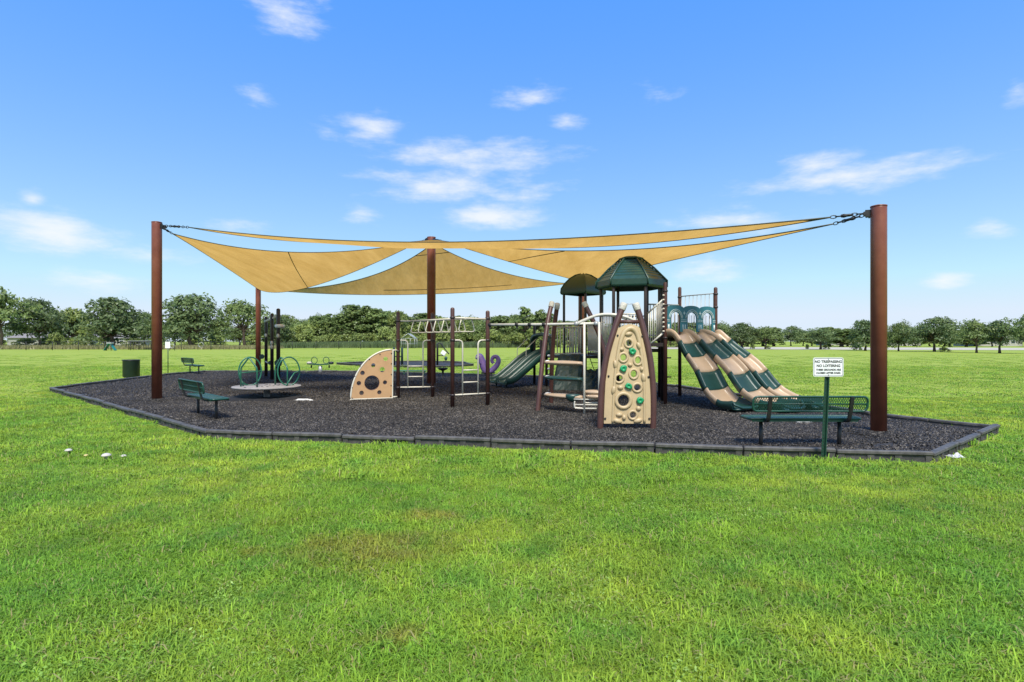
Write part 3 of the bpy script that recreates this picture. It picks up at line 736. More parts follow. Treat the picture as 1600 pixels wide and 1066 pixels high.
def hex_roof():
    hz = lambda z: EYE + (z - EYE) * HS
    hexq = lambda c, r, k: hexpt(c, r * HS, k)
    root = None
    prof = [(1.07, 3.36), (1.085, 3.40), (1.075, 3.56)]
    n = 8
    for i in range(n):                                       # lapped louvre courses
        t0, t1 = i / n, (i + 1) / n
        r0, z0 = 1.05 + (.30 - 1.05) * t0, 3.57 + (4.26 - 3.57) * t0 ** .85
        r1, z1 = 1.05 + (.30 - 1.05) * t1, 3.57 + (4.26 - 3.57) * t1 ** .85
        prof += [(r0 + .012, z0 + .004), (r1 + .012, z1 - .022)]
    prof += [(.30, 4.27)]
    for k in range(6):
        rows = []
        for r, z in prof:
            a, b = hexq(hc, r, k), hexq(hc, r, k + 1); a.z = b.z = hz(z); rows.append([a, a.lerp(b, .5), b])
        inn = [[p + (Vector((hc[0], hc[1], p.z)) - p) * .035 + Vector((0, 0, -.03)) for p in (rows[0][0], rows[0][1], rows[0][2])],
               [p + (Vector((hc[0], hc[1], p.z)) - p) * .1 + Vector((0, 0, -.04)) for p in rows[-1]]]
        mb = MB(); mb.rings(rows, closed=False, cap=False, smooth=False); mb.rings(inn, closed=False, cap=False, smooth=False)
        mb.add(rows[0] + inn[0], [[0, 1, 4, 3], [1, 2, 5, 4]], False)
        o = mb.build('tower_roof' if root is None else 'roof_panel', M_GRND, root or PS)
        if root is None: root = o; o['label'] = 'large six sided green roof with louvred panels'
    for k in range(6):
        pts = []
        for r, z in ((1.09, 3.36), (1.095, 3.56), (.70, 3.97), (.31, 4.29)):
            p = hexq(hc, r, k); p.z = hz(z); pts.append(p)
        MB().tube(pts, .026, 6).build('hip_ridge', M_GRND, root)
    mb = MB(); mb.rings([[hexq(hc, r, k) + Vector((0, 0, hz(z))) for k in range(6)] for r, z in ((.37, 4.25), (.38, 4.29), (.25, 4.335), (.05, 4.345))], smooth=False); mb.build('roof_cap', M_GRND, root)
hex_roof()

def barrier(p, q, z0a, z0b, h, n, m=M_BARS, label=None, r=.016, rail=.021):
    p, q = Vector(p), Vector(q)
    lo = lambda t: Vector((p.x + (q.x - p.x) * t, p.y + (q.y - p.y) * t, z0a + (z0b - z0a) * t))
    mb = MB(); mb.tube([lo(0) + Vector((0, 0, h)), lo(1) + Vector((0, 0, h))], rail, 8)
    o = part(mb, 'barrier', m, PS, label)
    MB().tube([lo(0) + Vector((0, 0, .06)), lo(1) + Vector((0, 0, .06))], rail, 8).build('bottom_rail', m, o)
    for i in range(n):
        t = (i + .5) / n; MB().tube([lo(t) + Vector((0, 0, .06)), lo(t) + Vector((0, 0, h))], r, 6).build('baluster', m, o)
    return o
barrier((1.24, 20.28, 0), (1.83, 20.0, 0), DS, DS, .98, 6, M_BARS)
barrier((1.87, 20.0, 0), (2.50, 19.72, 0), DS, DS, .98, 7, M_BARS)
barrier((2.56, 19.68, 0), (3.14, 19.0, 0), DS, DS, .98, 8, M_BARS)
barrier((2.53, 21.2, 0), (1.85, 21.0, 0), DS, DS, .98, 6, M_BARS)
barrier((1.85, 20.5, 0), (2.53, 21.1, 0), DS, DS, .98, 8, M_BARS)
p4, p5 = hexpt(hc, HR, 3), hexpt(hc, HR, 4)
barrier(p4 + Vector((.08, 0, 0)), p5 - Vector((.08, 0, 0)), 1.49, 1.49, .92, 8, M_BARS)
p2_, p3_ = hexpt(hc, HR, 2), hexpt(hc, HR, 3)
barrier(p2_, p3_, 1.49, 1.49, .92, 8, M_BARS)
barrier(hexpt(hc, HR, 0), hexpt(hc, HR, 1), 1.49, 1.49, .92, 7, M_BARS)
def rock_ramp(top, bot, wid, label):
    top, bot = Vector(top), Vector(bot); u = bot - top; s = Vector((u.y, -u.x, 0)).normalized(); nn = s.cross(u).normalized()
    if nn.z < 0: nn = -nn
    rows = []; ny, nx = 12, 9; rr_ = random.Random(int(top.x * 10))
    for i in range(ny + 1):
        t = i / ny; rows.append([top + u * t + s * wid * (j / nx - .5) * (1 + .12 * t) + nn * (.10 * math.sin(math.pi * t) + rr_.uniform(-.045, .06) if 0 < j < nx else -.06) for j in range(nx + 1)])
    mb = MB(); mb.rings(rows, closed=False, cap=False, smooth=False)
    mb.rings([[p - nn * .07 for p in row] for row in rows], closed=False, cap=False, smooth=False)
    return part(mb, 'rock_climber', mat('rock_green_plastic', (.012, .030, .027), .6, 0, .3, 4, .1, 40), PS, label)
rock_ramp((2.0, 19.75, 1.22), (1.72, 18.6, .03), .85, 'dark green faceted rock climber below the deck rail')
rock_ramp((2.75, 19.2, .75), (2.45, 18.3, .03), .7, 'low dark green rock step beside the rope ladder')
mb = MB(); mb.tube([(2.50, 18.9, 1.3), (2.82, 18.1, .08)], .014, 6); nl = holder('rope_ladder', None, mb, M_BLACK)
MB().tube([(2.88, 18.9, 1.3), (3.15, 18.1, .08)], .014, 6).build('rope', M_BLACK, nl)
for i in range(6):
    t = (i + .5) / 6; MB().tube([Vector((2.50, 18.9, 1.3)).lerp(Vector((2.82, 18.1, .08)), t), Vector((2.88, 18.9, 1.3)).lerp(Vector((3.15, 18.1, .08)), t)], .012, 6).build('rung', M_BLACK, nl)

# --- ramp from the hexagonal deck up to the slide deck ------------------------------
T1, T2 = Vector((3.93, 14.76, 0)), Vector((5.55, 15.70, 0))
inw = Vector((-.5, .866, 0)); Q1, Q2 = T1 + inw * 1.3, T2 + inw * 1.3; DT = 1.80
for p, h in ((T1, 3.21), (T2, 3.17), (Q2, 3.28)):
    o = part(MB().post((p.x, p.y, -.05), h, .05), 'post', M_POST)
    for z in (1.78, 2.62, 2.98):
        mb = MB(); clamp(mb, p, z, .05); mb.build('clamp', M_POSTD, o)
for p, h in ((Vector((4.22, 16.5, 0)), 3.3),):
    part(MB().post((p.x, p.y, -.05), h, .042), 'post', M_POSTD)
part(polyprism([(p.x, p.y) for p in (T1 + Vector((.03, .05, 0)), T2 + Vector((-.03, .05, 0)), Q2, hexpt(hc, HR + .06, 0), hexpt(hc, HR + .06, 5))], DT - .1, DT), 'deck', M_DECK)
v285, v345 = hexpt(hc, HR, 4), hexpt(hc, HR, 5)
part(polyprism([(p.x, p.y) for p in (v285 + Vector((.03, -.02, 0)), T1 + Vector((-.06, 0, 0)), v345 + Vector((.05, .0, 0)))], 1.56, 1.65), 'step', M_DECK)
part(polyprism([(2.62, 16.25), (3.06, 16.62), (3.12, 18.98), (2.56, 19.55)], 1.24, 1.32), 'bridge', M_DECK)
barrier((2.58, 16.2, 0), (2.56, 19.5, 0), 1.32, 1.32, .9, 18, M_BARS)
barrier(v285 + Vector((.05, -.02, 0)), T1 + Vector((-.06, .02, 0)), 1.50, 1.84, .92, 8, M_BARS, None, .012, .024)
barrier(Q2, T2, DT, DT, 1.2, 9, M_GREY, None, .008, .014)
barrier(hexpt(hc, HR + .06, 0), Q2, DT, DT, .95, 9, M_BARS)
for i in range(9): part(MB().lathe((T1.x - .055, T1.y - .03, 1.95 + i * .115), [(.02, -.02), (.03, -.01), (.03, .01), (.02, .02)], 8), 'bead', M_CREAM)
for z in (1.27, .78):
    part(MB().rings([[Vector((T1.x + .04 + t, T1.y - .02 + .02 * math.cos(x), z + .018 * math.sin(x))) for x in (2 * math.pi * j / 8 for j in range(8))] for t in (0, .06, .1)]), 'foot_peg', M_BLACK)

# --- arched teal panel above the slides -------------------------------------------------
def arch_panel():
    u = (T2 - T1); W_ = u.length - .1; u.normalize(); o0 = at(T1 + u * .05 - Vector((0, .03, 0)), 0)
    z0, zt = DT + .14, 2.58; n = 3; lw = W_ / n
    out = [(0, z0)]; holes = []
    top = [(0, zt - .03)]
    for k in range(n):
        cx = lw * (k + .5)
        for a in range(11):
            t = math.pi * (1 - a / 10); top.append((cx + .495 * lw * math.cos(t), zt - .03 + (.08 * math.sin(t) if 0 < a < 10 else 0)))
    top.append((W_, zt - .03))
    seq = [(0, z0)]
    # bottom edge with three tall arched openings cut up from below
    bottom = [(W_, z0)]
    pw = .125
    for k in reversed(range(n)):
        cx = lw * (k + .5); hw = lw / 2 - pw
        bottom += [(cx + hw, z0)] + [(cx + hw * math.cos(t), zt - .29 + hw * .95 * math.sin(t)) for t in (math.pi * i / 12 for i in range(13))] + [(cx - hw, z0)]
    bottom.append((0, z0))
    pl = plate(top + bottom, [], o0, u, (0, 0, 1), .022, 'arch_panel', M_TEAL, PS)
    pl['label'] = 'teal board cut into three arches above the slides'
    fr_ = Vector((u.y, -u.x, 0)) * .016
    if fr_.y > 0: fr_ = -fr_
    def line(pts, r=.011): return MB().tube([o0 + u * x + Vector((0, 0, z)) + fr_ for x, z in pts], r, 6).build('inlay', M_TEALL, pl)
    for k in range(n):
        cx = lw * (k + .5); hw = lw / 2 - pw
        for dr in (.03, .068):
            line([(cx + (hw + dr) * math.cos(t), zt - .29 + (hw * .95 + dr) * math.sin(t)) for t in (math.pi * i / 14 for i in range(15))], .009)
    for k in range(n + 1):
        x = lw * k; w = .085 if 0 < k < n else .03; x = min(max(x, .04), W_ - .04)
        for z in (zt - .33, zt - .37): line([(x - w - .02, z), (x + w + .02, z)], .007)
        for s in (-1, 1): line([(x + s * w * .45, z0 + .03), (x + s * w * .45, zt - .45)], .011)
        if 0 < k < n:
            c = o0 + u * x + Vector((0, 0, zt - .15)) + fr_ * 1.1; st = []
            for i in range(8):
                r_ = .06 if i % 2 == 0 else .018; st.append(c + u * r_ * math.cos(math.pi * i / 4) + Vector((0, 0, r_ * math.sin(math.pi * i / 4))))
            MB().rings([[p for p in st], [p + fr_ * .4 for p in st]], smooth=False).build('star', M_TEALL, pl)
    for k in range(n):
        for q in (-.2, 0.02, .22): MB().tube([o0 + u * (lw * (k + .5) + q * lw) + Vector((0, .06, DT + .02)), o0 + u * (lw * (k + .5) + q * lw) + Vector((0, .06, zt - .2))], .008, 6).build('guard_bar', M_GREY, pl)
arch_panel()

# --- slides -----------------------------------------------------------------------------
def chute_section(pts, i0, i1, widths, walls, name, m, parent, th=.035):
    rs = []; n = len(pts)
    for i in range(i0, i1 + 1):
        p = pts[i]; t = (pts[min(i + 1, n - 1)] - pts[max(i - 1, 0)]).normalized()
        s = t.cross(Vector((0, 0, 1))).normalized(); u = s.cross(t).normalized(); w, h = widths[i], walls[i]
        inner = [(-w, h), (-w * .99, h * .6), (-w * .93, h * .25), (-w * .78, .03), (-w * .5, .004), (0, 0), (w * .5, .004), (w * .78, .03), (w * .93, h * .25), (w * .99, h * .6), (w, h)]
        outer = [(w + .03, h + .012), (w + .055, h - .005), (w + .045, h * .5), (w * .95 + .03, -th * .3), (w * .5, -th), (-w * .5, -th), (-w * .95 - .03, -th * .3), (-w - .045, h * .5), (-w - .055, h - .005), (-w - .03, h + .012)]
        rs.append([p + s * a + u * b for a, b in inner + outer])
    return MB().rings(rs).build(name, m, parent)
def slide(ctrl, w0, w1, h0, h1, bands, name, label, sect='slide_section', step=5):
    pts = smooth_path(ctrl, step); n = len(pts)
    wd = [w0 * (1 + .46 * min(1, i / (n - 1) / .55)) + (w1 - w0 * 1.46) * max(0, (i / (n - 1) - .8) / .2) for i in range(n)]
    hh = [h0 + (h1 - h0) * max(0, (i / (n - 1) - .75) / .25) for i in range(n)]
    hh[0] = h0 * .75
    nb = len(bands); root = None
    acc = [0]
    for i in range(1, n): acc.append(acc[-1] + (pts[i] - pts[i - 1]).length)
    cuts = [min(range(n), key=lambda i: abs(acc[i] / acc[-1] - bands[k][0])) for k in range(nb)] + [n - 1]
    for k in range(nb):
        o = chute_section(pts, cuts[k], cuts[k + 1], [w + (.006 if k % 2 else 0) for w in wd], hh, name if root is None else sect, bands[k][1], root or PS)
        if root is None: root = o; o['label'] = label
    return root, pts, wd, hh
bandsA = [(0, M_TANS), (.17, M_GRNS), (.335, M_TANS), (.50, M_GRNS), (.665, M_TANS), (.835, M_GRNS)]
u_ = (T2 - T1).normalized(); ln_ = (T2 - T1).length; ou = Vector((.5, -.866, 0))
ends = [(Vector((5.24, 13.35, 0)), 'racing slide lane curling out nearest the merry side, ending in an open green tray'), (Vector((6.25, 13.2, 0)), 'middle lane of the tan and green racing slide'), (Vector((7.12, 13.75, 0)), 'outer lane of the tan and green racing slide beside the lawn')]
ends[0] = (ends[0][0], 'racing slide lane ending in an open green tray')
for k, (e, lab) in enumerate(ends):
    t = at(T1 + u_ * ln_ * (k + .5) / 3, DT + .02); e = at(e, .15); dv = e - t
    start = t + ou * .22 + Vector((0, 0, .005))
    hd = Vector((dv.x, dv.y, 0)).normalized()
    ctrl = [t - ou * .02, start]
    for q, zz in ((.26, .77), (.44, .48), (.60, .235), (.74, .08), (.87, .015)):
        base = t + dv * q; base.z = e.z + (t.z - e.z) * zz
        base += ou * (.09 * math.sin(math.pi * q)); base.z += .045 * math.sin(q * 17.0) * (q < .8); ctrl.append(base)
    ctrl += [e, e + hd * .16 + Vector((0, 0, .005))]
    root, pts, wd, hh = slide(ctrl, .265, .40 if k == 0 else .39, .15, .19, bandsA, 'racing_slide', lab, step=8)
    # rolled lip closing the tray
    p = pts[-1]; t_ = (pts[-1] - pts[-2]).normalized(); s = t_.cross(Vector((0, 0, 1))).normalized()
    w = wd[-1]
    MB().tube([p + s * (w + .03) + Vector((0, 0, .17)), p + s * (w + .02) + t_ * .05 + Vector((0, 0, .1)), p + s * w * .7 + t_ * .15 + Vector((0, 0, .03)), p + t_ * .19 + Vector((0, 0, .02)), p - s * w * .7 + t_ * .15 + Vector((0, 0, .03)), p - s * (w + .02) + t_ * .05 + Vector((0, 0, .1)), p - s * (w + .03) + Vector((0, 0, .17))], .03, 8).build('exit_lip', M_GRNS, root)
    mb = MB(); c = p + t_ * .02 + Vector((0, 0, -.02))
    mb.rings([[c + s * x * (w + .02) + t_ * (y * .16) + Vector((0, 0, z)) for x, y in [(math.cos(a), max(0, math.sin(a))) for a in (2 * math.pi * j / 16 for j in range(16))]] for z in (0, .03)]); mb.build('exit_tray', M_GRNS, root)
    m_ = pts[int(len(pts) * .72)]
    MB().tube([at(m_, m_.z - .02), at(m_, -.05)], .03, 10).build('slide_support', M_CREAM if k == 0 else M_POSTD, root)
    MB().tube([at(pts[-3], .13), at(pts[-3], -.05)], .05, 10).build('slide_support', M_BLACK, root)

# double green slide on the far side
sb = (Vector((-.55, 20.45, .24)), Vector((-.20, 19.75, .24))); sdv = Vector((-.9, -.43, 0)).normalized()
root = None
for k in range(2):
    e = sb[k]; t = e - sdv * 1.62; t.z = 1.20
    dv = e - t
    ctrl = [t - sdv * .05, t + sdv * .15 + Vector((0, 0, -.02))]
    for q, zz in ((.3, .78), (.5, .52), (.68, .29), (.82, .12), (.91, .045)):
        b_ = t + dv * q; b_.z = e.z + (t.z - e.z) * zz; ctrl.append(b_)
    ctrl += [e, e + sdv * .14]
    pts = smooth_path(ctrl, 3); n = len(pts)
    o = chute_section(pts, 0, n - 1, [.30] * n, [.2] * n, 'double_slide' if root is None else 'slide_lane', M_GRNS, root or PS)
    if root is None: root = o; o['label'] = 'dark green twin slide under an arched hood'
    s = sdv.cross(Vector((0, 0, 1))).normalized()
    for sg in (-1, 1):
        MB().tube([p + s * sg * .325 + Vector((0, 0, .2)) for p in pts[3:]], .014, 6).build('slide_edge', mat('worn_green_edge', (.045, .10, .085), .5), root)
    MB().tube([pts[-1] + s * .33 + Vector((0, 0, .19)), pts[-1] + s * .28 + sdv * .06 + Vector((0, 0, .03)), pts[-1] - s * .28 + sdv * .06 + Vector((0, 0, .03)), pts[-1] - s * .33 + Vector((0, 0, .19))], .018, 6).build('slide_edge', mat('worn_green_edge', (.045, .10, .085), .5), root)
    MB().tube([at(pts[-4], .2), at(pts[-4], -.05)], .04, 8).build('slide_support', M_BLACK, root)
hc0 = sb[0] - sdv * 1.58; s = sdv.cross(Vector((0, 0, 1))).normalized()
hA, hB = at(sb[0] - sdv * 1.6, 1.2) , at(sb[1] - sdv * 1.6, 1.2)
dirh = (hB - hA).normalized(); hA = hA - dirh * .36; hB = hB + dirh * .36; mid = (hA + hB) / 2; hw = (hB - hA).length / 2
prof = [(-hw, 0), (-hw, .35), (-hw * .93, .58), (-hw * .7, .72), (-hw * .3, .78), (0, .80), (hw * .3, .78), (hw * .7, .72), (hw * .93, .58), (hw, .35), (hw, 0)]
rs = []
for x, z in prof:
    c = mid + dirh * x + Vector((0, 0, z)); 
    sc2 = .9 if z < .4 else 1.15
    inn = (mid + Vector((0, 0, .3)) - c).normalized() * (.07 if z < .4 else .13)
    rs.append([c - sdv * .09 * sc2, c + sdv * .09 * sc2, c + sdv * .09 * sc2 + inn, c - sdv * .09 * sc2 + inn])
MB().rings(rs, smooth=True).build('slide_hood', M_GRND, root)
for off in (-.15, .55):
    b_ = at(hA + dirh * off - sdv * -.1, 1.2)
    MB().tube(smooth_path([b_ + sdv * .42 + Vector((0, 0, -.25)), b_ + sdv * .42 + Vector((0, 0, .18)), b_ + sdv * .36 + Vector((0, 0, .27)), b_ + Vector((0, 0, .58))], 4), .013, 6).build('hand_rail', M_BARS, root)

# ------------------------------------------------------------------ benches
def make_bench(label):
    t = thing('park_bench', label, 'bench', (0, 0, 0), 'green perforated benches')
    Lh = .86
    def panel(name, o0, ax, up, w, h, rc, cell, strip, edge):
        """rounded tube frame filled with an expanded-metal lattice"""
        ax, up = Vector(ax), Vector(up); o0 = Vector(o0)
        pts = []
        for cx, cy, a0 in ((w - rc, h - rc, 0), (-w + rc, h - rc, 90), (-w + rc, -h + rc, 180), (w - rc, -h + rc, 270)):
            for i in range(5):
                a = R(a0 + 22.5 * i); pts.append(o0 + ax * (cx + rc * math.cos(a)) + up * (cy + rc * math.sin(a)))
        fr_ = MB().tube(pts, edge, 8, loop=True).build(name, M_BENCH, t)
        mb = MB(); nn = ax.cross(up); n = int(2 * (w + h) / cell) + 2; sl = .62
        for sgn in (-1, 1):
            for i in range(-n, n):
                x0 = i * cell; a = None
                # clip the slanted strip to the panel
                ys = [-h + .012, h - .012]; q = []
                for y in ys: q.append([x0 + sgn * sl * y, y])
                xs = [q[0][0], q[1][0]]
                if max(xs) < -w + .02 or min(xs) > w - .02: continue
                d = [q[1][0] - q[0][0], q[1][1] - q[0][1]]; t0, t1 = 0, 1
                for lim, sg in ((w - .015, 1), (-w + .015, -1)):
                    for_ = sg * (lim - q[0][0]); dd = sg * d[0]
                    if abs(dd) < 1e-9: continue
                    tt = for_ / dd
                    if dd > 0: t1 = min(t1, tt)
                    else: t0 = max(t0, tt)
                if t1 - t0 < .05: continue
                p = o0 + ax * (q[0][0] + d[0] * t0) + up * (q[0][1] + d[1] * t0); r_ = o0 + ax * (q[0][0] + d[0] * t1) + up * (q[0][1] + d[1] * t1)
                mb.box((p + r_) / 2 + nn * .002 * sgn, ((r_ - p).length, .005, strip), (r_ - p), up=nn.cross(r_ - p))
        g = mb.build('wire_mesh', M_BENCH, fr_); g['kind'] = 'stuff'
        return fr_
    bu = Vector((0, -.16, 1)).normalized()
    panel('backrest', (0, -.285, .70), (1, 0, 0), bu, Lh, .112, .07, .036, .0065, .016)
    MB().tube([(-Lh, -.285, .70), (Lh, -.285, .70)], .010, 6).build('back_rail', M_BENCH, t)
    st = panel('seat', (-.0, .04, .455), (1, 0, 0), (0, 1, 0), Lh, .165, .05, .031, .017, .021)
    MB().box((0, -.128, .437), (2 * Lh - .1, .012, .05)).build('seat_lip', M_BENCH, st)
    MB().box((0, .205, .437), (2 * Lh - .1, .012, .05)).build('seat_lip', M_BENCH, st)
    for s in (-1, 1):
        x = .61 * s
        MB().tube([(x, .03, -.08), (x, .03, .43)], .030, 10).build('leg', M_BLACK, t)
        pts = smooth_path([(x, .20, .425), (x, .03, .418), (x, -.15, .418), (x, -.225, .45), (x, -.262, .54), (x, -.30, .70), (x, -.325, .815)], 4)
        mb = MB(); rs = []
        for i, p in enumerate(pts):
            tn = (pts[min(i + 1, len(pts) - 1)] - pts[max(i - 1, 0)]).normalized(); u = Vector((1, 0, 0)).cross(tn).normalized()
            rs.append([p + Vector((dx, 0, 0)) + u * du for dx, du in ((-.026, -.014), (.026, -.014), (.026, .014), (-.026, .014))])
        mb.rings(rs, smooth=False).build('support_arm', M_BLACK, t)
    return t
bench1 = make_bench('green perforated bench seen from behind, facing the racing slides')
bench1.location = (4.50, 8.97, MULCH - .01); bench1.rotation_euler.z = R(-.6)
for lab, loc, rz in (('green bench on the mulch between the shade pole and merry-go-round', (-6.6, 12.4, MULCH - .01), -45.8), ('green bench by the far border beside the small post sign', (-15.75, 28.5, MULCH - .01), -43)):
    b_ = copy_tree(bench1); b_.location = loc; b_.rotation_euler.z = R(rz); b_['label'] = lab

# ------------------------------------------------------------------ merry-go-round
def merry():
    c = G(417, 620.7); t = thing('merry_go_round', 'grey disc merry-go-round with four green hoop handles', 'merry-go-round', c)
    z = .385; r = .945
    mb = MB(); mb.lathe((c.x, c.y, z), [(.02, -.05), (r - .05, -.05), (r - .012, -.04), (r, -.015), (r, .0), (r - .015, .008), (.02, .012)], 48); mb.build('turntable', M_DISC, t)
    MB().lathe((c.x, c.y, -.2), [(.085, 0), (.085, .52), (.13, .53), (.13, .57)], 16).build('spindle', M_GREY, t)
    def L3(x, y, h): return Vector((c.x + x, c.y + y, z + h))
    for s in (-1, 1):
        # round hoop standing on edge
        cen = L3(s * .57, .18, .42); a = Vector((.8, -.55 * s, 0)).normalized() if s < 0 else Vector((.75, .5, 0)).normalized()
        MB().tube([cen + a * .31 * math.cos(x) + Vector((0, 0, .42 * math.sin(x))) for x in (2 * math.pi * i / 28 for i in range(28))], .021, 10, loop=True).build('hoop', M_HOOP, t)
        # house-shaped bent rail
        b0, b1 = L3(s * .62, -.30, 0), L3(s * .10, -.42 if s < 0 else .35, 0)
        if s > 0: b0 = L3(.60, .0, 0)
        mid = (b0 + b1) / 2
        pts = [b0, b0 + Vector((0, 0, .45))] + bez(b0 + Vector((0, 0, .45)), b0 + Vector((0, 0, .53)), b0.lerp(mid, .14) + Vector((0, 0, .58)), 4)[1:] + \
              bez(b0.lerp(mid, .82) + Vector((0, 0, .79)), mid + Vector((0, 0, .86)), b1.lerp(mid, .82) + Vector((0, 0, .79)), 5) + \
              bez(b1.lerp(mid, .14) + Vector((0, 0, .58)), b1 + Vector((0, 0, .53)), b1 + Vector((0, 0, .45)), 4) + [b1]
        MB().tube(pts, .023, 10).build('hand_rail', M_HOOP, t)
        e0 = L3(s * .88, .12, .0); e1 = L3(s * .80, .48, .0)
        MB().tube([cen + a * .31, L3(s * .80, .0, .38), L3(s * .66, -.12, .1), L3(s * .62, -.14, 0)], .02, 10).build('brace', M_HOOP, t)
    mb = MB()
    for i in range(14):
        a = random.uniform(0, 6.28); q = random.uniform(.2, .8); mb.ball(L3(q * math.cos(a), q * math.sin(a), .014), (.035, .03, .008), 8, 4)
    mb.build('mulch_scrap', M_LINER, t)
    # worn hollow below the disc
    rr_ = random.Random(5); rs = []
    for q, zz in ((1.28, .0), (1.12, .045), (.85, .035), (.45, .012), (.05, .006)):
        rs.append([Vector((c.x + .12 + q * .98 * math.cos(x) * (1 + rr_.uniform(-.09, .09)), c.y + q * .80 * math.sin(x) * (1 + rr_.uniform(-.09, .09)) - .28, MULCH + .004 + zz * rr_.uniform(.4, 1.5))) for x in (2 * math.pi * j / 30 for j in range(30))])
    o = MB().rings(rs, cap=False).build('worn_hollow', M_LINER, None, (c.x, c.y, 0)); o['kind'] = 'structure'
    return c
mgr = merry()

# ------------------------------------------------------------------ post frame behind the merry-go-round
def post_frame():
    p1, p2, p3 = Vector((-11.1, 26.0, 0)), Vector((-10.0, 24.0, 0)), Vector((-9.17, 22.6, 0))
    t = thing('balance_station', 'three tall dark posts joined by a pale slanting beam', 'play frame', p3)
    for p, h, r in ((p1, 2.8, .07), (p2, 2.85, .07), (p3, 2.98, .075)): MB().post((p.x, p.y, -.05), h, r).build('post', M_POSTD, t)
    MB().tube([at(p1, 2.58) + Vector((-.1, .12, 0)), at(p3, 2.7) + Vector((0, .1, 0))], .055, 10).build('beam', M_CAP, t)
    MB().lathe((p3.x + .08, p3.y - .06, 2.30), [(.05, -.09), (.16, -.08), (.19, -.02), (.17, .04), (.05, .06)], 16).build('bowl', M_WHITE, t)
    for p, z in ((p2, 1.45), (p2, 1.62), (p3, 1.9), (p1, 1.95)): MB().ball((p.x + .02, p.y - .08, z), (.06, .05, .09), 8, 6).build('grip', M_CREAM, t)
    for p, z, w in ((p1 + Vector((-.15, -.1, 0)), 1.0, .11), (p1 + Vector((.22, -.1, 0)), .72, .09), (p3 + Vector((.05, -.12, 0)), .85, .15)):
        MB().rings([[Vector((p.x + w * x, p.y + dy, z + w * zz)) for x, zz in ((-1, .2), (-.4, .9), (.3, 1.0), (1.0, .3), (.7, -.8), (-.2, -1.0), (-.9, -.5))] for dy in (-.03, .03)], smooth=False).build('leaf_panel', M_GRNS, t)
    MB().tube([at(p1, .78) + Vector((0, -.08, 0)), at(p1, .62) + Vector((.3, -.08, 0))], .03, 8).build('handle', M_CREAM, t)
post_frame()

# ------------------------------------------------------------------ small ground play pieces
def seesaw():
    c = Vector((-9.72, 29.2, MULCH)); t = thing('spring_seesaw', 'small green spring seesaw with two round handles', 'seesaw', c)
    MB().tube([c + Vector((0, 0, -.05)), c + Vector((0, 0, .38))], .09, 10).build('pedestal', M_GREY, t)
    rs = [[c + Vector((x, y, .42 + .06 * abs(x) + z)) for y, z in ((-.12, 0), (.12, 0), (.12, .05), (-.12, .05))] for x in (-.62, -.3, 0, .3, .62)]
    MB().rings(rs, smooth=False).build('plank', M_BENCH, t)
    for s in (-1, 1):
        MB().tube([c + Vector((s * .3 + .15 * math.cos(a), 0, .66 + .17 * math.sin(a))) for a in (2 * math.pi * i / 16 for i in range(16))], .018, 8, loop=True).build('handle', M_BENCH, t)
        MB().ball(c + Vector((s * .56, 0, .53)), (.13, .14, .07), 12, 8).build('seat', M_CAP if s < 0 else M_BLACK, t)
        MB().lathe(c + Vector((s * .45, 0, .36)), [(.03, -.09), (.04, 0), (.03, .06)], 8).build('bumper', M_BLACK, t)
seesaw()
def spring_rider():
    c = Vector((-.96, 23.2, MULCH)); t = thing('spring_rider', 'purple seahorse shaped spring rider with curled tail', 'spring rider', c)
    MB().tube([c + Vector((.08 * math.cos(a), .08 * math.sin(a), -.02 + .32 * a / 31.4)) for a in (31.4 * i / 80 for i in range(81))], .016, 6).build('spring', M_BLACK, t)
    MB().box(c + Vector((0, 0, .36)), (.55, .26, .06), bev=.02).build('seat', M_BLACK, t)
    head = smooth_path([(-.02, 0, .36), (-.12, 0, .5), (-.2, 0, .7), (-.27, 0, .9), (-.33, 0, 1.02), (-.42, 0, 1.0), (-.46, 0, .9)], 4); n = len(head)
    MB().tube([c + p for p in head], [.16 - .09 * abs(i / (n - 1) - .25) if i < n * .7 else .13 - .08 * (i / (n - 1) - .7) / .3 for i in range(n)], 12).build('body', M_PURP, t)
    tail = smooth_path([(.05, 0, .38), (.2, 0, .5), (.36, 0, .68), (.42, 0, .86), (.34, 0, 1.0), (.2, 0, .98), (.15, 0, .84), (.22, 0, .74)], 4); n = len(tail)
    MB().tube([c + p for p in tail], [.12 - .06 * i / (n - 1) for i in range(n)], 12).build('tail', M_PURP, t)
    MB().ball(c + Vector((-.42, -.06, .99)), (.06, .05, .07), 10, 6).build('eye_patch', M_WHITE, t)
    MB().tube([c + Vector((-.3, -.25, .72)), c + Vector((-.3, .25, .72))], .02, 8).build('handle', M_BLACK, t)
    MB().tube([c + Vector((-.15, -.28, .34)), c + Vector((-.15, .28, .34))], .025, 8).build('foot_rest', M_BLACK, t)
spring_rider()
def spinner():
    c = G(692, 594.5); t = thing('spinning_seat', 'black dish seat on a thin post', 'spinner', c)
    MB().lathe(c + Vector((0, 0, -.05)), [(.1, 0), (.1, .07), (.045, .09), (.045, .46), (.06, .48)], 12).build('post', M_BLACK, t)
    MB().lathe(c + Vector((0, 0, .40)), [(.05, 0), (.17, .05), (.22, .11), (.215, .12), (.15, .075), (.02, .06)], 20).build('dish', M_BLACK, t)
spinner()
